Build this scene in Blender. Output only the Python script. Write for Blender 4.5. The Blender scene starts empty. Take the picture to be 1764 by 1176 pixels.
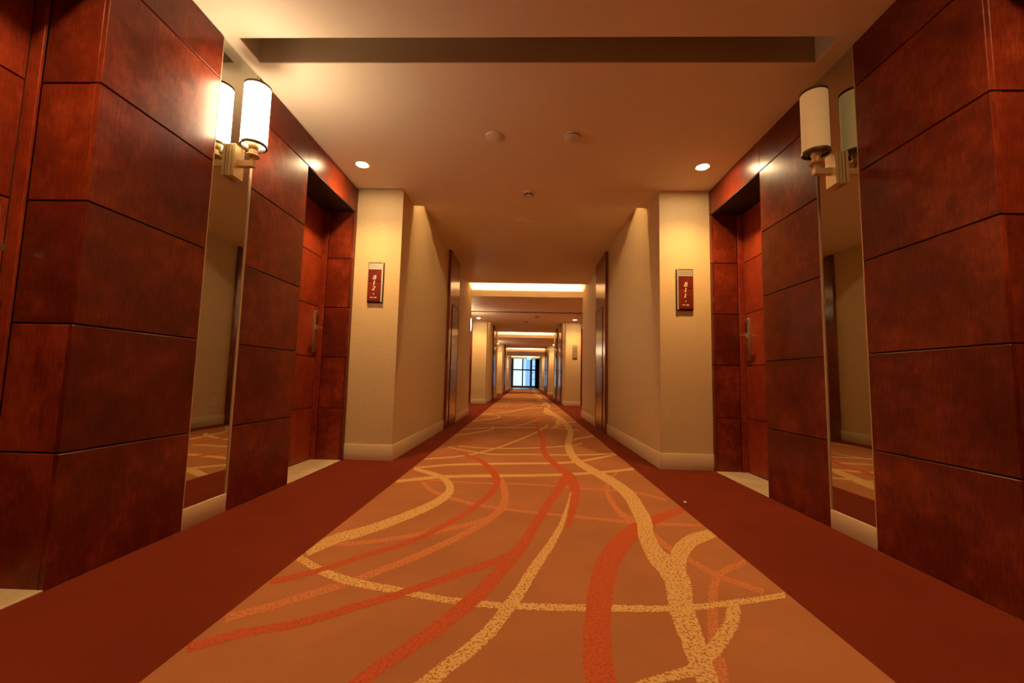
import bpy, bmesh, math, random
from mathutils import Vector, Matrix

S = 0.78          # metres per layout unit (the layout unit is the camera height)
scn = bpy.context.scene

# ------------------------------------------------------------------ camera
PITCH, YAW, ROLL = 0.08826060, 0.03223382, 0.02287454
FPX = 735.0
cam_d = bpy.data.cameras.new('camera')
cam = bpy.data.objects.new('camera', cam_d)
scn.collection.objects.link(cam)
cam_d.sensor_width = 36.0
cam_d.lens = FPX / 1764.0 * 36.0
cam_d.clip_start = 0.02
cam_d.clip_end = 200
cp, sp = math.cos(PITCH), math.sin(PITCH)
cy, sy = math.cos(YAW), math.sin(YAW)
fwd = Vector((-sy * cp, cy * cp, sp))
rgt = Vector((cy, sy, 0))
upv = rgt.cross(fwd)
cr, sr = math.cos(ROLL), math.sin(ROLL)
rr = rgt * cr + upv * sr
uu = upv * cr - rgt * sr
M = Matrix.Identity(4)
for i in range(3):
    M[i][0], M[i][1], M[i][2] = rr[i], uu[i], -fwd[i]
M[2][3] = 1.0 * S
cam.matrix_world = M
scn.camera = cam

# ------------------------------------------------------------------ world, exposure
w = bpy.data.worlds.new('world')
scn.world = w
w.use_nodes = True
wn = w.node_tree
for n in list(wn.nodes): wn.nodes.remove(n)
wo = wn.nodes.new('ShaderNodeOutputWorld')
wb = wn.nodes.new('ShaderNodeBackground')
wg = wn.nodes.new('ShaderNodeTexCoord')
wsep = wn.nodes.new('ShaderNodeSeparateXYZ')
wr = wn.nodes.new('ShaderNodeValToRGB')
wn.links.new(wg.outputs['Generated'], wsep.inputs[0])
wn.links.new(wsep.outputs['Z'], wr.inputs['Fac'])
wr.color_ramp.elements[0].position = 0.0
wr.color_ramp.elements[0].color = (0.50, 0.86, 1.0, 1)
wr.color_ramp.elements[1].position = 0.6
wr.color_ramp.elements[1].color = (0.62, 0.78, 1.0, 1)
wn.links.new(wr.outputs[0], wb.inputs['Color'])
wb.inputs['Strength'].default_value = 1.7
wn.links.new(wb.outputs[0], wo.inputs['Surface'])
scn.view_settings.view_transform = 'Standard'
scn.view_settings.look = 'None'
scn.view_settings.gamma = 1
scn.view_settings.use_curve_mapping = False
scn.view_settings.exposure = 0.0

# light levels (all warm tungsten except the daylight above)
WARM = (1.0, 0.52, 0.16)
SCONCE_COL = (1.0, 0.72, 0.42)
SPOT_POWER = 105.0
SCONCE_GLOW = 47.0
COVE_GLOW = 1000.0

scn.cycles.use_denoising = True
scn.cycles.max_bounces = 12
scn.cycles.diffuse_bounces = 6
scn.cycles.glossy_bounces = 6
scn.cycles.sample_clamp_indirect = 8.0
scn.cycles.caustics_reflective = False
scn.cycles.caustics_refractive = False

random.seed(7)

# ------------------------------------------------------------------ materials
def mat(name, col, rough=0.6, metal=0.0, spec=0.5, coat=0.0, coat_rough=0.1):
    m = bpy.data.materials.new(name)
    m.use_nodes = True
    b = m.node_tree.nodes['Principled BSDF']
    b.inputs['Base Color'].default_value = (*col, 1)
    b.inputs['Roughness'].default_value = rough
    b.inputs['Metallic'].default_value = metal
    b.inputs['Specular IOR Level'].default_value = spec
    b.inputs['Coat Weight'].default_value = coat
    b.inputs['Coat Roughness'].default_value = coat_rough
    return m, m.node_tree, b

def N(nt, t, **kw):
    n = nt.nodes.new(t)
    for k, v in kw.items():
        if k in n.inputs: n.inputs[k].default_value = v
        else: setattr(n, k, v)
    return n

def noise(nt, vec, scale, detail=3, rough=0.5, dist=0.0):
    n = nt.nodes.new('ShaderNodeTexNoise')
    n.inputs['Scale'].default_value = scale
    n.inputs['Detail'].default_value = detail
    n.inputs['Roughness'].default_value = rough
    n.inputs['Distortion'].default_value = dist
    nt.links.new(vec, n.inputs['Vector'])
    return n.outputs['Fac']

def ramp(nt, fac, stops):
    r = nt.nodes.new('ShaderNodeValToRGB')
    e = r.color_ramp.elements
    while len(e) < len(stops): e.new(0.5)
    for el, (p, c) in zip(e, stops):
        el.position = p; el.color = (*c, 1) if len(c) == 3 else c
    nt.links.new(fac, r.inputs['Fac'])
    return r.outputs['Color']

def mix(nt, a, b, fac, mode='MIX'):
    n = nt.nodes.new('ShaderNodeMix')
    n.data_type = 'RGBA'; n.blend_type = mode
    for sock, v in ((n.inputs[0], fac), (n.inputs[6], a), (n.inputs[7], b)):
        if hasattr(v, 'is_output'): nt.links.new(v, sock)
        elif isinstance(v, (int, float)): sock.default_value = v
        else: sock.default_value = (*v, 1)
    return n.outputs[2]

def bump(nt, b, h, strength, dist=0.002):
    n = nt.nodes.new('ShaderNodeBump')
    n.inputs['Strength'].default_value = strength
    n.inputs['Distance'].default_value = dist
    nt.links.new(h, n.inputs['Height'])
    nt.links.new(n.outputs[0], b.inputs['Normal'])

def wood(name, dark, mid, light, rough=0.29, coat=0.05):
    m, nt, b = mat(name, mid, rough, spec=0.22, coat=coat, coat_rough=0.16)
    tc = N(nt, 'ShaderNodeTexCoord'); g = N(nt, 'ShaderNodeNewGeometry')
    ad = N(nt, 'ShaderNodeVectorMath', operation='MULTIPLY_ADD')
    ad.inputs[1].default_value = (17.0, 11.0, 23.0)
    nt.links.new(g.outputs['Random Per Island'], ad.inputs[0])
    nt.links.new(tc.outputs['Object'], ad.inputs[2])
    v = ad.outputs[0]
    big = noise(nt, v, 2.0, 5, 0.6, 0.0)
    med = noise(nt, v, 11.0, 6, 0.7, 0.0)
    mp = N(nt, 'ShaderNodeMapping'); mp.inputs['Scale'].default_value = (60, 60, 8)
    nt.links.new(v, mp.inputs[0])
    fine = noise(nt, mp.outputs[0], 2.0, 3, 0.6)
    mm = N(nt, 'ShaderNodeMath', operation='MULTIPLY_ADD'); mm.inputs[1].default_value = 0.55
    nt.links.new(big, mm.inputs[0])
    m2 = N(nt, 'ShaderNodeMath', operation='MULTIPLY'); m2.inputs[1].default_value = 0.45
    nt.links.new(med, m2.inputs[0]); nt.links.new(m2.outputs[0], mm.inputs[2])
    col = ramp(nt, mm.outputs[0], [(0.30, dark), (0.5, mid), (0.68, light)])
    col = mix(nt, col, (0.55, 0.5, 0.5), 0.25, 'MULTIPLY')
    fr = ramp(nt, fine, [(0.3, (0.72, 0.72, 0.72)), (0.7, (1.15, 1.15, 1.15))])
    col = mix(nt, col, fr, 1.0, 'MULTIPLY')
    rv = N(nt, 'ShaderNodeMapRange'); rv.inputs[3].default_value = 0.8; rv.inputs[4].default_value = 1.2
    nt.links.new(g.outputs['Random Per Island'], rv.inputs[0])
    hs = N(nt, 'ShaderNodeHueSaturation'); nt.links.new(rv.outputs[0], hs.inputs['Value']); nt.links.new(col, hs.inputs['Color'])
    nt.links.new(hs.outputs[0], b.inputs['Base Color'])
    rr_ = N(nt, 'ShaderNodeMapRange'); rr_.inputs[3].default_value = rough - 0.05; rr_.inputs[4].default_value = rough + 0.1
    nt.links.new(med, rr_.inputs[0]); nt.links.new(rr_.outputs[0], b.inputs['Roughness'])
    return m

WOOD = wood('red_brown_veneer', (0.070, 0.009, 0.0045), (0.185, 0.026, 0.010), (0.36, 0.064, 0.022))
WOODG = wood('polished_dark_veneer', (0.10, 0.022, 0.012), (0.20, 0.050, 0.025), (0.30, 0.085, 0.040), rough=0.2, coat=0.5)
GROOVE, _, _ = mat('groove_brown_and_soffit_shade', (0.018, 0.005, 0.003), 0.7)
EDGE, _, _ = mat('pale_veneer_edge', (0.62, 0.42, 0.26), 0.4)
DOORM = wood('door_veneer', (0.13, 0.016, 0.008), (0.30, 0.044, 0.018), (0.44, 0.078, 0.030))

def wallpaper():
    m, nt, b = mat('beige_wallpaper', (0.66, 0.54, 0.33), 0.55, spec=0.35)
    tc = N(nt, 'ShaderNodeTexCoord')
    mp = N(nt, 'ShaderNodeMapping'); mp.inputs['Scale'].default_value = (9, 9, 220)
    nt.links.new(tc.outputs['Object'], mp.inputs[0])
    f = noise(nt, mp.outputs[0], 1.0, 3, 0.6)
    mp2 = N(nt, 'ShaderNodeMapping'); mp2.inputs['Scale'].default_value = (260, 260, 6)
    nt.links.new(tc.outputs['Object'], mp2.inputs[0])
    f2 = noise(nt, mp2.outputs[0], 1.0, 2, 0.5)
    c = ramp(nt, f, [(0.3, (0.61, 0.48, 0.275)), (0.7, (0.69, 0.56, 0.33))])
    c2 = ramp(nt, f2, [(0.3, (0.96, 0.96, 0.96)), (0.7, (1.03, 1.03, 1.03))])
    nt.links.new(mix(nt, c, c2, 1.0, 'MULTIPLY'), b.inputs['Base Color'])
    bump(nt, b, f, 0.08, 0.001)
    return m
WALLP = wallpaper()

def plaster():
    m, nt, b = mat('ceiling_paint', (0.74, 0.66, 0.54), 0.6, spec=0.3)
    tc = N(nt, 'ShaderNodeTexCoord')
    f = noise(nt, tc.outputs['Object'], 1.2, 3, 0.5)
    nt.links.new(ramp(nt, f, [(0.3, (0.77, 0.67, 0.54)), (0.7, (0.82, 0.72, 0.59))]), b.inputs['Base Color'])
    return m
PAINT = plaster()
SLOT_SHADE, _, _ = mat('slot_shade_lining', (0.50, 0.42, 0.30), 0.7)  # darker than the ceiling paint, the slot's dimness put into the colour
BASEB, _nt, _b = mat('cream_baseboard', (0.76, 0.66, 0.46), 0.38, spec=0.5)

def stone():
    m, nt, b = mat('cream_stone', (0.75, 0.68, 0.5), 0.25, spec=0.5)
    tc = N(nt, 'ShaderNodeTexCoord')
    f = noise(nt, tc.outputs['Object'], 7, 6, 0.65, 0.8)
    nt.links.new(ramp(nt, f, [(0.3, (0.62, 0.55, 0.40)), (0.65, (0.80, 0.74, 0.58))]), b.inputs['Base Color'])
    return m
STONE = stone()

def carpet(name, cols, lo=0.35, hi=0.65, scale=900, big=1.0):
    m, nt, b = mat(name, cols[0], 0.95, spec=0.08)
    b.inputs['Sheen Weight'].default_value = 0.0
    b.inputs['Sheen Roughness'].default_value = 0.6
    tc = N(nt, 'ShaderNodeTexCoord')
    f = noise(nt, tc.outputs['Object'], scale, 2, 0.6)
    c = ramp(nt, f, [(lo, cols[0]), (hi, cols[1])])
    g = noise(nt, tc.outputs['Object'], 1.7, 3, 0.6)
    g2 = ramp(nt, g, [(0.3, (0.88, 0.88, 0.88)), (0.7, (1.1, 1.1, 1.1))])
    nt.links.new(mix(nt, c, g2, big, 'MULTIPLY'), b.inputs['Base Color'])
    bump(nt, b, f, 0.5, 0.003)
    return m
CP_BASE = carpet('carpet_tan', ((0.39, 0.166, 0.076), (0.49, 0.208, 0.097)), scale=500)
CP_BORD = carpet('carpet_maroon', ((0.15, 0.023, 0.010), (0.21, 0.034, 0.015)), scale=500)

def thread(name, base, hi, cut):
    """tufts of the pattern colour sprinkled over the ground colour"""
    m, nt, b = mat(name, hi, 0.95, spec=0.08)
    tc = N(nt, 'ShaderNodeTexCoord')
    v = N(nt, 'ShaderNodeTexNoise'); v.inputs['Scale'].default_value = 105; v.inputs['Detail'].default_value = 2.5
    nt.links.new(tc.outputs['Object'], v.inputs['Vector'])
    c = ramp(nt, v.outputs['Fac'], [(cut - 0.03, base), (cut + 0.02, hi)])
    f = noise(nt, tc.outputs['Object'], 500, 2, 0.6)
    c2 = ramp(nt, f, [(0.35, (0.88, 0.88, 0.88)), (0.65, (1.08, 1.08, 1.08))])
    nt.links.new(mix(nt, c, c2, 1.0, 'MULTIPLY'), b.inputs['Base Color'])
    bump(nt, b, f, 0.5, 0.003)
    return m
CP_Y = thread('carpet_gold_thread', (0.50, 0.21, 0.085), (0.76, 0.53, 0.23), 0.45)
CP_R = thread('carpet_red_thread', (0.44, 0.11, 0.045), (0.60, 0.125, 0.05), 0.47)
CP_O = thread('carpet_coral_thread', (0.50, 0.19, 0.085), (0.66, 0.255, 0.115), 0.47)

BRASS, _, _ = mat('aged_brass', (0.80, 0.60, 0.30), 0.42, metal=0.6)
DKBRASS, _, _ = mat('dark_bronze', (0.16, 0.10, 0.045), 0.45, metal=0.6)
STEEL, _, _ = mat('brushed_metal', (0.78, 0.72, 0.60), 0.38, metal=1.0)
BLACK, _, _ = mat('black_plastic', (0.01, 0.01, 0.01), 0.35)
WHITEP, _, _ = mat('white_plastic', (0.74, 0.70, 0.62), 0.4)
FABRIC, _, _ = mat('cream_lamp_fabric', (0.80, 0.72, 0.56), 0.8, spec=0.2)
LINING, _, _ = mat('white_lamp_lining', (0.85, 0.82, 0.76), 0.7)
MIRROR, _, _ = mat('mirror_glass', (0.60, 0.61, 0.54), 0.015, metal=1.0)
DARKM, _, _ = mat('dark_window_frame', (0.02, 0.025, 0.035), 0.4)
DARKW, _, _ = mat('dark_curtain', (0.03, 0.018, 0.02), 0.7)
REDP, _, _ = mat('red_plastic', (0.45, 0.02, 0.015), 0.4)
SIGNW = wood('sign_red_wood', (0.12, 0.013, 0.008), (0.20, 0.026, 0.013), (0.27, 0.042, 0.018), rough=0.3)
SIGNT, _, _ = mat('sign_lettering', (0.92, 0.86, 0.74), 0.5)
SILVER, _, _ = mat('silver_plate', (0.62, 0.58, 0.50), 0.4, metal=0.6)
BUILD, _, _ = mat('blue_grey_cladding', (0.30, 0.42, 0.78), 0.6)
PALEB, _, _ = mat('pale_cladding', (0.75, 0.85, 0.95), 0.6)

def emis(name, col, strength):
    m = bpy.data.materials.new(name); m.use_nodes = True
    nt = m.node_tree
    for n in list(nt.nodes): nt.nodes.remove(n)
    e = nt.nodes.new('ShaderNodeEmission'); o = nt.nodes.new('ShaderNodeOutputMaterial')
    e.inputs[0].default_value = (*col, 1); e.inputs[1].default_value = strength
    nt.links.new(e.outputs[0], o.inputs[0])
    return m
DIMLAMP, _dn, _db = mat('dim_lamp_fabric', (0.80, 0.66, 0.40), 0.8, spec=0.2)
_db.inputs['Emission Color'].default_value = (1.0, 0.55, 0.18, 1)
_db.inputs['Emission Strength'].default_value = 0.22
LAMPIN = emis('lit_lamp_lining', SCONCE_COL, 6.0)
LAMPLIT = emis('lit_lamp_shade', SCONCE_COL, SCONCE_GLOW)
DISC = emis('lit_downlight', (1.0, 0.68, 0.34), 270.0)
LEDN = emis('cove_led_strip_near', (1.0, 0.60, 0.25), COVE_GLOW * 0.1)
LED = emis('cove_led_strip', (1.0, 0.64, 0.30), COVE_GLOW)
EXITG = emis('green_exit_sign', (0.25, 1.0, 0.65), 1.6)
GLASS, _gn, _gb = mat('window_glass', (1, 1, 1), 0.0)
_gb.inputs['Transmission Weight'].default_value = 1.0
_gb.inputs['IOR'].default_value = 1.02

# ------------------------------------------------------------------ mesh helpers
class MB:
    """collects shapes given in layout units and links them as one mesh object"""
    def __init__(self): self.bm = bmesh.new(); self.mats = []
    def mi(self, m):
        if m not in self.mats: self.mats.append(m)
        return self.mats.index(m)
    def box(self, x0, x1, y0, y1, z0, z1, m, bev=0.0, seg=1):
        x0, x1 = sorted((x0, x1)); y0, y1 = sorted((y0, y1)); z0, z1 = sorted((z0, z1))
        b = bmesh.new()
        bmesh.ops.create_cube(b, size=1)
        for v in b.verts:
            v.co = Vector(((v.co.x + .5) * (x1 - x0) + x0, (v.co.y + .5) * (y1 - y0) + y0, (v.co.z + .5) * (z1 - z0) + z0)) * S
        if bev: bmesh.ops.bevel(b, geom=list(b.edges), offset=bev, segments=seg, affect='EDGES', profile=0.5)
        self.merge(b, m)
        return self
    def merge(self, b, m, smooth=False):
        i = self.mi(m); off = {}
        for v in b.verts: off[v] = self.bm.verts.new(v.co)
        for f in b.faces:
            try: nf = self.bm.faces.new([off[v] for v in f.verts])
            except ValueError: continue
            nf.material_index = i; nf.smooth = smooth
        b.free()
    def poly(self, pts, m, smooth=False):
        vs = [self.bm.verts.new(Vector(p) * S) for p in pts]
        f = self.bm.faces.new(vs); f.material_index = self.mi(m); f.smooth = smooth
        return f
    def lathe(self, c, prof, m, axis='z', n=40, smooth=True, flip=1):
        """prof = [(radius, height)], closed when it begins and ends on the axis"""
        i = self.mi(m); rings = []
        for r, h in prof:
            ring = []
            if r < 1e-6:
                p = self._ax(c, 0, 0, h, axis, flip); ring = [self.bm.verts.new(p * S)] * n
            else:
                for k in range(n):
                    a = 2 * math.pi * k / n
                    ring.append(self.bm.verts.new(self._ax(c, r * math.cos(a), r * math.sin(a), h, axis, flip) * S))
            rings.append(ring)
        for a, b in zip(rings, rings[1:]):
            for k in range(n):
                q = [a[k], a[(k + 1) % n], b[(k + 1) % n], b[k]]
                u = []
                for v in q:
                    if v not in u: u.append(v)
                if len(u) > 2:
                    try: f = self.bm.faces.new(u)
                    except ValueError: continue
                    f.material_index = i; f.smooth = smooth
        return self
    def _ax(self, c, u, v, h, axis, flip):
        if axis == 'z': return Vector((c[0] + u, c[1] + v, c[2] + h))
        if axis == 'x': return Vector((c[0] + h * flip, c[1] + u, c[2] + v))
        return Vector((c[0] + u, c[1] + h * flip, c[2] + v))
    def build(self, name, parent=None, origin=(0, 0, 0), sharp=0.6):
        bmesh.ops.recalc_face_normals(self.bm, faces=list(self.bm.faces))
        me = bpy.data.meshes.new(name)
        o3 = Vector(origin) * S
        if parent is not None:
            o3 = Vector((0, 0, 0)); p_ = parent
            while p_ is not None: o3 += p_.location; p_ = p_.parent
        for v in self.bm.verts: v.co -= o3
        self.bm.to_mesh(me); self.bm.free()
        for m in self.mats: me.materials.append(m)
        for e in me.edges: pass
        me.set_sharp_from_angle(angle=sharp)
        o = bpy.data.objects.new(name, me)
        scn.collection.objects.link(o)
        if parent is not None: o.parent = parent
        else: o.location = o3
        return o

def tag(o, label=None, cat=None, group=None, kind=None):
    if label: o['label'] = label
    if cat: o['category'] = cat
    if group: o['group'] = group
    if kind: o['kind'] = kind
    return o

def empty(name, loc, label=None, cat=None, group=None, kind=None):
    o = bpy.data.objects.new(name, None)
    o.empty_display_size = 0.1
    scn.collection.objects.link(o)
    o.location = Vector(loc) * S
    return tag(o, label, cat, group, kind)

# ------------------------------------------------------------------ layout
# side = (sign, panelled wall plane, narrow wall plane, door plane)
class Side: pass
LEFT, RIGHT = Side(), Side()
LEFT.name, LEFT.s, LEFT.w, LEFT.n, LEFT.d = 'left', -1, -2.15, -1.575, -2.52
RIGHT.name, RIGHT.s, RIGHT.w, RIGHT.n, RIGHT.d = 'right', 1, 2.20, 1.60, 2.56
PER = 11.95
C0 = 2.95                                   # centre of the first alcove
ALC = [C0 + PER * k for k in range(4)]
ZA, ZN, ZT = 3.345, 3.58, 4.02              # alcove ceiling, narrow ceiling, slab top
ZJ = [0.0, 0.61, 1.215, 1.82, 2.43, 3.03, ZA - .004]
A0, A1 = -2.85, 2.19                        # alcove extent about its centre
YB, YE = -3.0, 52.0                         # back wall, window wall
# offsets about the alcove centre: recess A (y0,y1), mirror (y0,y1), recess B (y0,y1)
LEFT.ra, LEFT.mi, LEFT.rb = (-2.14, -1.00), (-.23, .172), (.98, 2.12)
RIGHT.ra, RIGHT.mi, RIGHT.rb = (-2.09, -.95), (-.145, .26), (1.04, 2.10)
LEFT.a1, RIGHT.a1 = 2.20, 2.16

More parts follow.
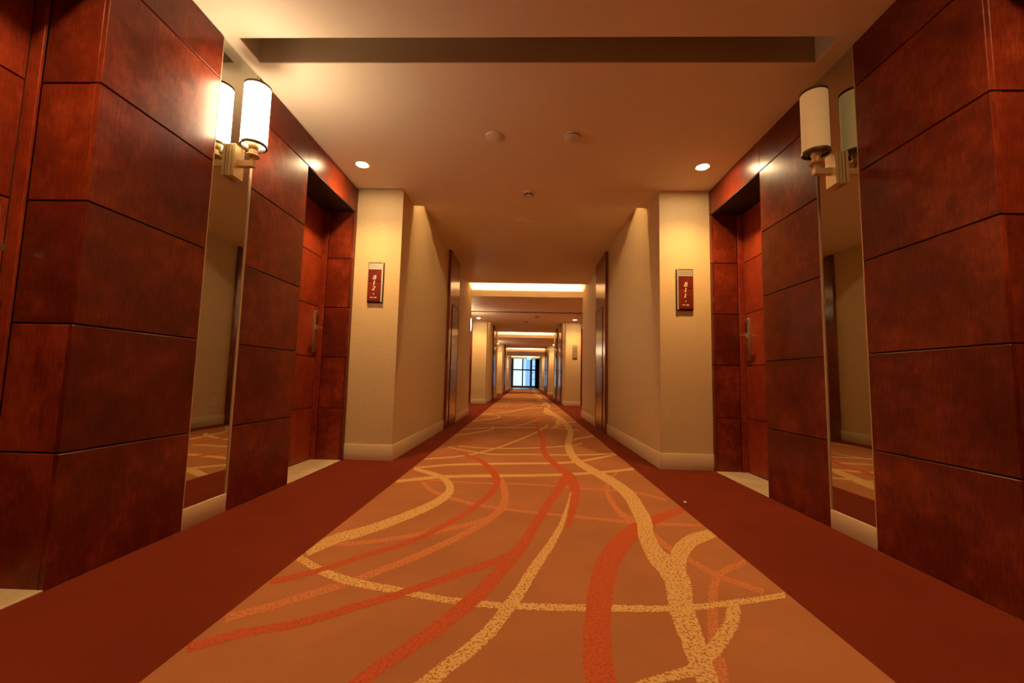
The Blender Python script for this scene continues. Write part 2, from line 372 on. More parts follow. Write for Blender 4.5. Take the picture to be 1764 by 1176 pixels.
CURVES = [
('o',[(-0.971,4.136,-0.972,4.228),(-0.937,4.068,-0.936,4.158),(-0.905,4,-0.902,4.089),(-0.871,3.931,-0.871,4.027),(-0.835,3.866,-0.839,3.97),(-0.796,3.807,-0.804,3.916),(-0.753,3.755,-0.763,3.864),(-0.709,3.709,-0.719,3.814),(-0.663,3.667,-0.672,3.766),(-0.617,3.627,-0.625,3.722),(-0.571,3.59,-0.578,3.68),(-0.526,3.555,-0.532,3.641),(-0.481,3.522,-0.486,3.605),(-0.435,3.491,-0.44,3.572),(-0.387,3.462,-0.391,3.541),(-0.336,3.436,-0.34,3.513),(-0.281,3.412,-0.284,3.487),(-0.222,3.391,-0.224,3.463),(-0.162,3.371,-0.163,3.441),(-0.102,3.353,-0.102,3.421),(-0.044,3.336,-0.043,3.402),(0.012,3.321,0.014,3.386),(0.067,3.308,0.07,3.372),(0.121,3.295,0.125,3.359),(0.175,3.283,0.181,3.346),(0.231,3.271,0.237,3.334),(0.287,3.258,0.294,3.321),(0.343,3.246,0.352,3.308),(0.4,3.234,0.409,3.295),(0.457,3.222,0.467,3.283),(0.512,3.21,0.524,3.27),(0.567,3.197,0.579,3.258),(0.621,3.184,0.635,3.245),(0.674,3.17,0.689,3.233),(0.727,3.158,0.744,3.222),(0.781,3.149,0.798,3.213),(0.836,3.143,0.854,3.207),(0.892,3.139,0.912,3.202),(0.949,3.136,0.969,3.199),(1.002,3.134,1.024,3.197),(1.052,3.132,1.074,3.195),(1.096,3.131,1.12,3.194),(1.137,3.131,1.161,3.193),(1.175,3.131,1.2,3.193),(1.213,3.131,1.239,3.193),(1.252,3.131,1.278,3.193)]),
('o',[(-1.122,2.562,-1.148,2.616),(-1.08,2.572,-1.106,2.629),(-1.037,2.582,-1.063,2.64),(-0.993,2.591,-1.02,2.652),(-0.95,2.603,-0.977,2.666),(-0.908,2.618,-0.934,2.682),(-0.867,2.637,-0.893,2.702),(-0.826,2.659,-0.852,2.726),(-0.785,2.683,-0.81,2.751),(-0.744,2.709,-0.768,2.778),(-0.702,2.735,-0.725,2.805),(-0.658,2.762,-0.681,2.833),(-0.614,2.789,-0.636,2.862),(-0.57,2.818,-0.59,2.892),(-0.525,2.849,-0.545,2.924),(-0.48,2.883,-0.5,2.959),(-0.434,2.92,-0.453,2.998),(-0.386,2.96,-0.404,3.041),(-0.338,3.003,-0.356,3.086),(-0.293,3.046,-0.311,3.131),(-0.255,3.089,-0.273,3.174),(-0.226,3.129,-0.244,3.213),(-0.204,3.169,-0.224,3.249),(-0.187,3.208,-0.207,3.285),(-0.171,3.246,-0.191,3.323),(-0.153,3.286,-0.171,3.363)]),
('o',[(-1.042,4.254,-1.054,4.308),(-0.922,4.234,-0.934,4.29),(-0.802,4.212,-0.813,4.27),(-0.685,4.191,-0.694,4.251),(-0.571,4.174,-0.579,4.235),(-0.461,4.163,-0.468,4.225),(-0.357,4.16,-0.362,4.223),(-0.256,4.165,-0.26,4.228),(-0.157,4.172,-0.16,4.235),(-0.058,4.177,-0.059,4.24),(0.041,4.175,0.042,4.237),(0.141,4.163,0.144,4.225),(0.24,4.146,0.244,4.207),(0.337,4.126,0.343,4.186),(0.434,4.106,0.441,4.165),(0.529,4.087,0.538,4.146),(0.627,4.072,0.637,4.132),(0.727,4.059,0.739,4.121),(0.825,4.045,0.839,4.108),(0.915,4.026,0.931,4.091),(0.992,3.999,1.01,4.064),(1.053,3.96,1.074,4.026),(1.102,3.914,1.124,3.98),(1.143,3.865,1.167,3.93),(1.181,3.815,1.206,3.88),(1.222,3.769,1.248,3.834)]),
('o',[(1.036,4.916,1.036,4.822),(0.991,4.811,0.991,4.708),(0.946,4.713,0.947,4.601),(0.902,4.613,0.908,4.502),(0.86,4.505,0.875,4.413),(0.823,4.387,0.851,4.331),(0.793,4.268,0.832,4.25),(0.77,4.154,0.815,4.165),(0.753,4.044,0.801,4.079),(0.74,3.939,0.789,3.991),(0.73,3.838,0.781,3.902),(0.723,3.736,0.774,3.81),(0.719,3.634,0.77,3.714),(0.717,3.536,0.768,3.622),(0.719,3.448,0.77,3.54),(0.724,3.372,0.774,3.471),(0.732,3.309,0.781,3.417),(0.745,3.259,0.793,3.372),(0.758,3.215,0.807,3.33),(0.772,3.174,0.821,3.287),(0.784,3.129,0.834,3.238),(0.796,3.08,0.846,3.184),(0.808,3.028,0.858,3.128),(0.82,2.977,0.87,3.073),(0.831,2.929,0.88,3.021),(0.84,2.886,0.889,2.973),(0.846,2.85,0.895,2.933),(0.85,2.818,0.899,2.897),(0.854,2.786,0.903,2.865),(0.86,2.752,0.907,2.832),(0.869,2.714,0.915,2.794),(0.883,2.672,0.927,2.75),(0.898,2.627,0.941,2.701),(0.915,2.582,0.957,2.652),(0.932,2.539,0.972,2.605),(0.946,2.5,0.986,2.564),(0.96,2.465,0.998,2.526),(0.972,2.431,1.011,2.491),(0.984,2.399,1.022,2.458),(0.997,2.371,1.034,2.429),(1.009,2.346,1.047,2.404),(1.023,2.325,1.059,2.383),(1.036,2.308,1.072,2.366),(1.05,2.294,1.086,2.351),(1.064,2.28,1.1,2.337),(1.079,2.265,1.115,2.321),(1.095,2.248,1.131,2.303),(1.111,2.23,1.148,2.285),(1.128,2.213,1.165,2.266),(1.145,2.196,1.182,2.248),(1.162,2.179,1.198,2.231)]),
('o',[(1.283,2.595,1.258,2.522),(1.24,2.565,1.215,2.49),(1.196,2.535,1.172,2.46),(1.153,2.506,1.132,2.431),(1.113,2.475,1.096,2.403),(1.075,2.442,1.066,2.376),(1.043,2.408,1.044,2.35),(1.015,2.374,1.026,2.327),(0.989,2.338,1.012,2.303),(0.967,2.302,0.996,2.276),(0.944,2.263,0.979,2.245),(0.922,2.22,0.961,2.21),(0.9,2.174,0.943,2.173),(0.881,2.13,0.925,2.132),(0.863,2.088,0.906,2.09),(0.845,2.048,0.888,2.049),(0.827,2.007,0.87,2.009),(0.808,1.965,0.852,1.967),(0.791,1.924,0.836,1.928),(0.775,1.888,0.821,1.893),(0.762,1.857,0.809,1.863),(0.753,1.835,0.8,1.841),(0.746,1.818,0.794,1.826),(0.74,1.802,0.789,1.814),(0.734,1.784,0.784,1.8),(0.726,1.761,0.778,1.78),(0.717,1.732,0.77,1.753),(0.708,1.7,0.761,1.722),(0.699,1.667,0.752,1.689),(0.69,1.636,0.743,1.656),(0.682,1.609,0.734,1.626),(0.674,1.586,0.725,1.599),(0.666,1.564,0.716,1.575),(0.657,1.542,0.707,1.551),(0.649,1.52,0.698,1.528),(0.639,1.497,0.688,1.505),(0.63,1.473,0.678,1.48),(0.62,1.449,0.667,1.455),(0.61,1.425,0.656,1.43),(0.6,1.401,0.645,1.406),(0.59,1.378,0.635,1.383)]),
('o',[(-0.274,4.554,-0.248,4.621),(-0.256,4.425,-0.224,4.506),(-0.239,4.304,-0.201,4.399),(-0.223,4.194,-0.179,4.291),(-0.211,4.094,-0.159,4.178),(-0.202,3.998,-0.143,4.062),(-0.192,3.899,-0.131,3.948),(-0.184,3.802,-0.122,3.834),(-0.178,3.714,-0.115,3.718),(-0.176,3.638,-0.114,3.602),(-0.178,3.568,-0.119,3.494),(-0.184,3.501,-0.131,3.402),(-0.194,3.432,-0.146,3.322),(-0.207,3.363,-0.165,3.249),(-0.225,3.292,-0.187,3.179),(-0.247,3.219,-0.211,3.109),(-0.273,3.145,-0.239,3.038),(-0.303,3.071,-0.269,2.966),(-0.335,2.998,-0.302,2.897),(-0.368,2.927,-0.335,2.829),(-0.402,2.859,-0.369,2.763),(-0.437,2.791,-0.405,2.699),(-0.474,2.724,-0.442,2.636),(-0.512,2.66,-0.479,2.576),(-0.548,2.6,-0.515,2.519),(-0.582,2.545,-0.549,2.467),(-0.615,2.495,-0.581,2.419),(-0.646,2.448,-0.613,2.375),(-0.677,2.405,-0.644,2.334),(-0.708,2.363,-0.674,2.295),(-0.737,2.324,-0.703,2.257),(-0.766,2.286,-0.731,2.221),(-0.794,2.25,-0.758,2.186),(-0.821,2.216,-0.784,2.152),(-0.848,2.184,-0.811,2.121),(-0.874,2.154,-0.837,2.091),(-0.901,2.125,-0.863,2.064),(-0.928,2.098,-0.891,2.038),(-0.955,2.073,-0.918,2.015),(-0.98,2.049,-0.943,1.992),(-1.003,2.027,-0.965,1.972),(-1.022,2.008,-0.982,1.953),(-1.037,1.992,-0.997,1.937),(-1.051,1.976,-1.01,1.922),(-1.067,1.96,-1.026,1.905),(-1.088,1.942,-1.046,1.886),(-1.113,1.92,-1.071,1.865),(-1.142,1.897,-1.099,1.843),(-1.172,1.873,-1.128,1.819),(-1.202,1.85,-1.157,1.797),(-1.231,1.827,-1.185,1.775)]),
('y',[(-1.201,5.262,-1.222,5.346),(-1.12,5.313,-1.14,5.398),(-1.036,5.362,-1.054,5.449),(-0.951,5.414,-0.968,5.502),(-0.868,5.472,-0.885,5.562),(-0.791,5.542,-0.807,5.633),(-0.721,5.623,-0.736,5.717),(-0.654,5.715,-0.669,5.811),(-0.59,5.819,-0.604,5.917),(-0.526,5.935,-0.54,6.036),(-0.461,6.066,-0.475,6.173),(-0.394,6.218,-0.408,6.333),(-0.325,6.394,-0.339,6.519),(-0.254,6.589,-0.268,6.727),(-0.182,6.798,-0.195,6.95),(-0.109,7.015,-0.122,7.181),(-0.035,7.247,-0.046,7.425),(0.043,7.501,0.032,7.691),(0.122,7.77,0.112,7.971),(0.199,8.045,0.191,8.258),(0.272,8.315,0.264,8.539),(0.335,8.571,0.328,8.803),(0.389,8.814,0.382,9.051),(0.438,9.053,0.431,9.298),(0.488,9.297,0.481,9.557),(0.544,9.564,0.539,9.842)]),
('y',[(-0.953,6.354,-0.963,6.427),(-0.866,6.327,-0.875,6.399),(-0.782,6.297,-0.79,6.368),(-0.698,6.269,-0.705,6.338),(-0.61,6.248,-0.617,6.317),(-0.516,6.238,-0.522,6.308),(-0.412,6.239,-0.417,6.313),(-0.3,6.248,-0.304,6.328),(-0.183,6.266,-0.186,6.352),(-0.064,6.291,-0.066,6.383),(0.053,6.325,0.053,6.422),(0.174,6.371,0.176,6.47),(0.304,6.429,0.307,6.53),(0.433,6.495,0.438,6.597),(0.553,6.563,0.56,6.667),(0.655,6.629,0.664,6.734),(0.733,6.691,0.743,6.798),(0.792,6.755,0.802,6.862),(0.84,6.819,0.85,6.927),(0.886,6.883,0.897,6.994),(0.938,6.949,0.95,7.063)]),
('y',[(-1.083,6.21,-1.093,6.279),(-0.952,6.105,-0.962,6.177),(-0.825,5.996,-0.833,6.07),(-0.702,5.894,-0.71,5.971),(-0.586,5.811,-0.592,5.89),(-0.474,5.757,-0.48,5.837),(-0.371,5.736,-0.375,5.816),(-0.272,5.741,-0.276,5.82),(-0.172,5.76,-0.175,5.84),(-0.066,5.784,-0.068,5.864),(0.05,5.802,0.05,5.883),(0.183,5.812,0.186,5.896),(0.33,5.82,0.335,5.909),(0.481,5.83,0.489,5.925),(0.627,5.845,0.637,5.944),(0.757,5.867,0.77,5.97),(0.869,5.898,0.884,6.004),(0.969,5.937,0.986,6.044),(1.063,5.981,1.081,6.089),(1.157,6.026,1.177,6.136),(1.256,6.07,1.277,6.181)]),
('y',[(-1.218,7.477,-1.236,7.578),(-1.155,7.553,-1.175,7.664),(-1.091,7.628,-1.111,7.75),(-1.026,7.706,-1.046,7.838),(-0.961,7.792,-0.982,7.934),(-0.899,7.891,-0.92,8.041),(-0.836,8.009,-0.856,8.166),(-0.768,8.144,-0.788,8.308),(-0.703,8.29,-0.722,8.458),(-0.648,8.439,-0.668,8.609),(-0.611,8.584,-0.632,8.747),(-0.599,8.748,-0.623,8.841),(-0.617,8.965,-0.627,8.869),(-0.645,9.104,-0.647,8.971),(-0.673,9.22,-0.675,9.098),(-0.694,9.34,-0.699,9.235)]),
('y',[(-1.257,8.319,-1.278,8.446),(-1.19,8.389,-1.21,8.518),(-1.128,8.462,-1.147,8.593),(-1.062,8.535,-1.08,8.668),(-0.984,8.606,-1.001,8.742),(-0.887,8.672,-0.902,8.81),(-0.764,8.734,-0.777,8.874),(-0.622,8.794,-0.633,8.936),(-0.467,8.849,-0.475,8.993),(-0.307,8.898,-0.313,9.043),(-0.151,8.939,-0.154,9.085),(0.004,8.973,0.004,9.12),(0.165,9.002,0.167,9.15),(0.323,9.022,0.329,9.171),(0.475,9.03,0.483,9.179),(0.614,9.021,0.624,9.17),(0.734,8.991,0.747,9.139),(0.84,8.943,0.855,9.088),(0.937,8.884,0.953,9.028),(1.03,8.823,1.048,8.965),(1.126,8.769,1.145,8.909)]),
('y',[(-1.158,11.934,-1.186,12.196),(-1.04,12.105,-1.066,12.376),(-0.917,12.274,-0.94,12.552),(-0.791,12.451,-0.812,12.737),(-0.666,12.652,-0.684,12.947),(-0.541,12.892,-0.558,13.196),(-0.418,13.202,-0.432,13.519),(-0.291,13.581,-0.304,13.916),(-0.162,13.994,-0.172,14.35),(-0.031,14.395,-0.037,14.773),(0.098,14.73,0.097,15.129),(0.22,14.965,0.223,15.379),(0.334,15.126,0.341,15.551),(0.443,15.244,0.454,15.676),(0.553,15.352,0.567,15.79),(0.668,15.486,0.685,15.932)]),
('y',[(1.588,8.423,1.56,8.26),(1.497,8.323,1.469,8.147),(1.407,8.225,1.379,8.036),(1.32,8.13,1.291,7.928),(1.238,8.037,1.21,7.827),(1.163,7.948,1.137,7.733),(1.096,7.864,1.071,7.65),(1.033,7.785,1.011,7.577),(0.976,7.707,0.956,7.507),(0.923,7.626,0.907,7.434),(0.875,7.539,0.862,7.353),(0.832,7.442,0.824,7.263),(0.796,7.341,0.793,7.168),(0.765,7.24,0.765,7.069),(0.737,7.146,0.737,6.966),(0.708,7.056,0.708,6.869)]),
('y',[(-1.191,4.734,-1.214,4.815),(-1.13,4.776,-1.152,4.861),(-1.07,4.82,-1.093,4.91),(-1.008,4.864,-1.031,4.959),(-0.938,4.907,-0.959,5.007),(-0.854,4.947,-0.874,5.051),(-0.753,4.984,-0.77,5.09),(-0.638,5.018,-0.653,5.126),(-0.514,5.05,-0.526,5.159),(-0.387,5.081,-0.397,5.19),(-0.262,5.11,-0.269,5.221),(-0.135,5.137,-0.138,5.249),(-0.001,5.161,-0.001,5.274),(0.132,5.184,0.134,5.297),(0.255,5.208,0.26,5.322),(0.362,5.234,0.37,5.35),(0.446,5.259,0.454,5.376),(0.509,5.28,0.519,5.399),(0.565,5.306,0.576,5.425),(0.624,5.343,0.635,5.464),(0.699,5.4,0.711,5.521),(0.793,5.484,0.807,5.606),(0.902,5.592,0.917,5.714),(1.021,5.716,1.038,5.84),(1.146,5.849,1.167,5.974),(1.275,5.981,1.297,6.108)]),
('y',[(-1.201,4.1,-1.235,4.201),(-1.133,4.145,-1.166,4.251),(-1.063,4.194,-1.095,4.304),(-0.991,4.242,-1.023,4.358),(-0.919,4.287,-0.949,4.407),(-0.847,4.324,-0.874,4.449),(-0.778,4.352,-0.803,4.479),(-0.712,4.371,-0.735,4.5),(-0.645,4.386,-0.666,4.516),(-0.573,4.4,-0.591,4.531),(-0.491,4.417,-0.506,4.548),(-0.394,4.437,-0.406,4.566),(-0.285,4.456,-0.294,4.585),(-0.171,4.476,-0.177,4.603),(-0.059,4.497,-0.062,4.622),(0.043,4.518,0.044,4.641),(0.134,4.538,0.137,4.66),(0.218,4.558,0.223,4.677),(0.298,4.578,0.305,4.696),(0.378,4.601,0.386,4.718),(0.461,4.629,0.471,4.744),(0.549,4.66,0.561,4.776),(0.639,4.695,0.653,4.813),(0.73,4.734,0.747,4.854),(0.822,4.775,0.841,4.897),(0.912,4.818,0.933,4.943),(1,4.864,1.023,4.991),(1.086,4.914,1.112,5.043),(1.173,4.966,1.201,5.098),(1.261,5.02,1.292,5.155),(1.352,5.074,1.386,5.212)]),
('y',[(-1.241,2.386,-1.265,2.469),(-1.191,2.347,-1.213,2.429),(-1.142,2.309,-1.161,2.388),(-1.094,2.272,-1.112,2.35),(-1.05,2.239,-1.068,2.317),(-1.01,2.211,-1.029,2.29),(-0.976,2.189,-0.997,2.27),(-0.947,2.172,-0.969,2.254),(-0.92,2.158,-0.944,2.241),(-0.894,2.146,-0.918,2.23),(-0.866,2.133,-0.89,2.217),(-0.837,2.121,-0.86,2.204),(-0.807,2.11,-0.83,2.191),(-0.777,2.1,-0.799,2.18),(-0.747,2.091,-0.768,2.168),(-0.716,2.082,-0.736,2.157),(-0.684,2.074,-0.704,2.148),(-0.651,2.068,-0.669,2.139),(-0.618,2.062,-0.635,2.13),(-0.586,2.056,-0.601,2.122),(-0.556,2.05,-0.568,2.113),(-0.529,2.042,-0.539,2.103),(-0.503,2.034,-0.512,2.093),(-0.478,2.026,-0.486,2.083),(-0.452,2.018,-0.46,2.074),(-0.424,2.01,-0.431,2.066),(-0.394,2.003,-0.401,2.058),(-0.362,1.995,-0.369,2.05),(-0.33,1.989,-0.335,2.043),(-0.296,1.982,-0.302,2.036),(-0.263,1.977,-0.268,2.031),(-0.229,1.972,-0.234,2.026),(-0.196,1.968,-0.199,2.023),(-0.161,1.965,-0.164,2.02),(-0.125,1.962,-0.127,2.017),(-0.086,1.96,-0.087,2.016),(-0.044,1.959,-0.044,2.015),(0.002,1.959,0.003,2.014),(0.05,1.959,0.051,2.014),(0.097,1.96,0.101,2.015),(0.144,1.961,0.149,2.016),(0.19,1.962,0.196,2.017),(0.236,1.964,0.243,2.019),(0.282,1.966,0.29,2.022),(0.328,1.969,0.338,2.024),(0.374,1.971,0.385,2.027),(0.421,1.974,0.433,2.029),(0.469,1.976,0.482,2.031),(0.516,1.978,0.531,2.033),(0.562,1.981,0.578,2.035),(0.607,1.985,0.623,2.039),(0.649,1.991,0.665,2.044),(0.689,1.997,0.707,2.05),(0.729,2.003,0.747,2.056),(0.766,2.011,0.785,2.064),(0.803,2.018,0.822,2.071),(0.838,2.027,0.857,2.08),(0.872,2.037,0.892,2.089),(0.905,2.047,0.924,2.099),(0.935,2.057,0.956,2.109),(0.964,2.065,0.986,2.118),(0.989,2.072,1.012,2.125),(1.011,2.078,1.034,2.131),(1.031,2.083,1.055,2.136),(1.054,2.089,1.078,2.143),(1.08,2.097,1.104,2.151),(1.11,2.107,1.135,2.161),(1.144,2.118,1.17,2.173),(1.18,2.131,1.207,2.186),(1.217,2.143,1.245,2.199),(1.253,2.156,1.282,2.212)]),
('r',[(0.271,11.588,0.315,11.713),(0.268,10.661,0.313,10.777),(0.265,9.844,0.31,9.951),(0.262,9.154,0.308,9.26),(0.261,8.591,0.309,8.708),(0.261,8.149,0.313,8.301),(0.266,7.816,0.323,8.038),(0.274,7.567,0.338,7.865),(0.28,7.38,0.354,7.711),(0.283,7.236,0.368,7.519),(0.282,7.112,0.373,7.255),(0.275,6.97,0.363,6.962),(0.263,6.784,0.347,6.713),(0.249,6.553,0.333,6.516),(0.239,6.292,0.325,6.366),(0.24,6.036,0.324,6.237),(0.254,5.818,0.331,6.081),(0.273,5.629,0.343,5.902),(0.295,5.46,0.36,5.723),(0.317,5.308,0.378,5.559),(0.337,5.169,0.397,5.419),(0.357,5.045,0.416,5.309),(0.377,4.935,0.438,5.215),(0.396,4.835,0.462,5.126),(0.411,4.743,0.485,5.034),(0.422,4.652,0.504,4.935),(0.43,4.558,0.52,4.841),(0.436,4.468,0.534,4.75),(0.439,4.386,0.547,4.65),(0.44,4.311,0.554,4.531),(0.438,4.237,0.553,4.397),(0.435,4.154,0.546,4.259),(0.43,4.064,0.534,4.125),(0.423,3.968,0.519,3.993),(0.414,3.866,0.501,3.866),(0.404,3.762,0.481,3.74),(0.39,3.646,0.457,3.61),(0.373,3.519,0.429,3.479),(0.355,3.396,0.403,3.358),(0.339,3.289,0.379,3.256),(0.327,3.207,0.361,3.179),(0.319,3.153,0.347,3.125),(0.314,3.118,0.336,3.088),(0.309,3.09,0.327,3.062),(0.304,3.063,0.319,3.041),(0.299,3.032,0.311,3.016)]),
('r',[(0.407,4.636,0.468,4.437),(0.381,4.51,0.44,4.327),(0.358,4.393,0.415,4.225),(0.335,4.282,0.39,4.125),(0.313,4.174,0.365,4.026),(0.29,4.068,0.34,3.925),(0.266,3.961,0.314,3.824),(0.242,3.856,0.289,3.725),(0.218,3.753,0.264,3.629),(0.194,3.652,0.24,3.535),(0.171,3.554,0.217,3.442),(0.148,3.458,0.196,3.352),(0.127,3.365,0.174,3.263),(0.105,3.275,0.154,3.177),(0.085,3.188,0.134,3.092),(0.065,3.102,0.115,3.011),(0.045,3.017,0.097,2.931),(0.028,2.935,0.08,2.852),(0.01,2.858,0.063,2.774),(-0.007,2.786,0.046,2.699),(-0.024,2.72,0.027,2.627),(-0.043,2.657,0.008,2.559),(-0.064,2.596,-0.012,2.495),(-0.084,2.537,-0.032,2.435),(-0.104,2.48,-0.05,2.379),(-0.123,2.424,-0.067,2.327),(-0.14,2.369,-0.083,2.277),(-0.156,2.318,-0.098,2.228),(-0.17,2.269,-0.113,2.18),(-0.185,2.224,-0.128,2.135),(-0.199,2.183,-0.144,2.093),(-0.214,2.146,-0.16,2.054),(-0.228,2.111,-0.175,2.019),(-0.243,2.077,-0.191,1.986),(-0.259,2.044,-0.206,1.954),(-0.275,2.009,-0.222,1.922),(-0.291,1.973,-0.239,1.889),(-0.308,1.937,-0.256,1.855),(-0.324,1.902,-0.273,1.822),(-0.34,1.868,-0.29,1.791),(-0.356,1.837,-0.306,1.762),(-0.371,1.809,-0.322,1.735),(-0.385,1.782,-0.337,1.71),(-0.399,1.756,-0.352,1.687),(-0.413,1.732,-0.367,1.664),(-0.427,1.708,-0.381,1.643),(-0.44,1.686,-0.395,1.622),(-0.453,1.666,-0.408,1.604),(-0.466,1.646,-0.421,1.586),(-0.479,1.625,-0.434,1.568),(-0.492,1.601,-0.448,1.547),(-0.506,1.575,-0.462,1.524),(-0.52,1.548,-0.476,1.499),(-0.534,1.521,-0.491,1.474),(-0.547,1.494,-0.505,1.449),(-0.56,1.47,-0.519,1.426),(-0.573,1.447,-0.532,1.405),(-0.585,1.425,-0.545,1.385),(-0.597,1.404,-0.557,1.365),(-0.609,1.384,-0.57,1.346),(-0.62,1.364,-0.581,1.328)]),
('r',[(-0.02,2.646,-0.006,2.577),(-0.054,2.606,-0.038,2.533),(-0.087,2.566,-0.069,2.49),(-0.119,2.528,-0.099,2.448),(-0.15,2.493,-0.129,2.409),(-0.179,2.461,-0.158,2.375),(-0.208,2.432,-0.187,2.347),(-0.236,2.406,-0.216,2.323),(-0.264,2.381,-0.244,2.301),(-0.292,2.356,-0.271,2.28),(-0.32,2.331,-0.298,2.258),(-0.346,2.304,-0.323,2.234),(-0.371,2.278,-0.347,2.21),(-0.396,2.252,-0.371,2.185),(-0.42,2.227,-0.395,2.161),(-0.445,2.202,-0.42,2.137),(-0.47,2.178,-0.444,2.114),(-0.495,2.154,-0.469,2.092),(-0.52,2.13,-0.494,2.069),(-0.544,2.108,-0.518,2.048),(-0.568,2.086,-0.542,2.028),(-0.592,2.067,-0.565,2.009),(-0.614,2.048,-0.587,1.992),(-0.637,2.031,-0.609,1.975),(-0.66,2.012,-0.632,1.958),(-0.684,1.993,-0.656,1.939),(-0.71,1.972,-0.68,1.919),(-0.736,1.95,-0.706,1.898),(-0.763,1.928,-0.732,1.876),(-0.789,1.907,-0.757,1.855),(-0.815,1.887,-0.782,1.835),(-0.839,1.868,-0.806,1.817),(-0.862,1.85,-0.828,1.799),(-0.886,1.833,-0.851,1.782),(-0.91,1.817,-0.875,1.765),(-0.937,1.801,-0.902,1.749),(-0.968,1.786,-0.933,1.734),(-1.002,1.772,-0.966,1.72),(-1.038,1.758,-1,1.707),(-1.073,1.743,-1.033,1.692),(-1.105,1.726,-1.064,1.676),(-1.134,1.707,-1.091,1.658),(-1.161,1.686,-1.116,1.638),(-1.186,1.665,-1.14,1.618),(-1.21,1.644,-1.164,1.597),(-1.234,1.624,-1.187,1.578)]),
('r',[(-0.867,5.786,-0.876,5.883),(-0.792,5.666,-0.803,5.793),(-0.72,5.556,-0.731,5.71),(-0.651,5.448,-0.661,5.627),(-0.588,5.338,-0.595,5.535),(-0.533,5.22,-0.533,5.428),(-0.484,5.091,-0.476,5.304),(-0.44,4.954,-0.423,5.17),(-0.402,4.819,-0.377,5.034),(-0.369,4.694,-0.336,4.902),(-0.342,4.584,-0.304,4.782),(-0.321,4.49,-0.277,4.673),(-0.304,4.413,-0.253,4.566),(-0.294,4.352,-0.234,4.45),(-0.288,4.302,-0.221,4.323),(-0.285,4.247,-0.217,4.195),(-0.285,4.174,-0.221,4.077),(-0.288,4.088,-0.231,3.97),(-0.296,3.994,-0.245,3.872),(-0.307,3.898,-0.261,3.78),(-0.32,3.805,-0.278,3.692),(-0.335,3.716,-0.297,3.606),(-0.353,3.629,-0.317,3.524),(-0.373,3.545,-0.338,3.443),(-0.395,3.462,-0.362,3.363),(-0.419,3.378,-0.387,3.284),(-0.446,3.294,-0.414,3.203),(-0.474,3.209,-0.443,3.121),(-0.504,3.127,-0.473,3.042),(-0.533,3.05,-0.502,2.968),(-0.562,2.98,-0.531,2.902),(-0.589,2.916,-0.559,2.842),(-0.615,2.857,-0.587,2.787),(-0.642,2.802,-0.614,2.735),(-0.67,2.75,-0.643,2.687),(-0.699,2.702,-0.674,2.641),(-0.732,2.659,-0.707,2.599),(-0.767,2.619,-0.742,2.561),(-0.803,2.581,-0.778,2.525),(-0.839,2.544,-0.813,2.489),(-0.872,2.506,-0.845,2.453),(-0.903,2.468,-0.875,2.415),(-0.932,2.429,-0.903,2.377),(-0.961,2.391,-0.931,2.34),(-0.988,2.356,-0.958,2.305),(-1.016,2.324,-0.985,2.272),(-1.045,2.293,-1.014,2.242),(-1.076,2.264,-1.043,2.213),(-1.105,2.237,-1.072,2.186),(-1.133,2.213,-1.098,2.162),(-1.156,2.193,-1.121,2.142),(-1.174,2.178,-1.139,2.126),(-1.19,2.167,-1.153,2.114),(-1.203,2.158,-1.166,2.104),(-1.216,2.149,-1.178,2.095),(-1.23,2.139,-1.191,2.085)]),
('r',[(1.317,3.616,1.288,3.508),(1.256,3.569,1.224,3.441),(1.196,3.523,1.161,3.377),(1.137,3.478,1.101,3.316),(1.081,3.434,1.045,3.256),(1.027,3.39,0.993,3.197),(0.978,3.348,0.945,3.141),(0.932,3.308,0.901,3.086),(0.886,3.267,0.861,3.033),(0.841,3.223,0.823,2.981),(0.796,3.173,0.787,2.929),(0.752,3.12,0.753,2.875),(0.71,3.064,0.72,2.822),(0.668,3.006,0.69,2.769),(0.628,2.944,0.662,2.718),(0.59,2.88,0.636,2.669),(0.555,2.813,0.613,2.621),(0.522,2.746,0.59,2.573),(0.492,2.679,0.569,2.526),(0.465,2.614,0.549,2.479),(0.44,2.55,0.531,2.434),(0.417,2.487,0.515,2.39),(0.397,2.426,0.5,2.347),(0.38,2.368,0.486,2.303),(0.364,2.313,0.472,2.259),(0.35,2.259,0.459,2.214),(0.336,2.207,0.447,2.171),(0.324,2.156,0.436,2.129),(0.313,2.108,0.425,2.087),(0.303,2.061,0.415,2.045),(0.293,2.017,0.404,2.003),(0.284,1.973,0.395,1.961),(0.275,1.929,0.385,1.921),(0.267,1.887,0.377,1.882),(0.259,1.846,0.369,1.845),(0.253,1.806,0.362,1.81),(0.247,1.769,0.356,1.777),(0.241,1.733,0.35,1.744),(0.236,1.698,0.346,1.713),(0.232,1.666,0.341,1.683),(0.229,1.635,0.338,1.656),(0.226,1.607,0.335,1.631),(0.224,1.581,0.332,1.608),(0.222,1.556,0.33,1.585),(0.221,1.532,0.329,1.563),(0.22,1.508,0.327,1.54),(0.219,1.484,0.325,1.517),(0.219,1.46,0.324,1.494),(0.219,1.437,0.323,1.471),(0.219,1.415,0.321,1.448),(0.218,1.394,0.32,1.426)]),
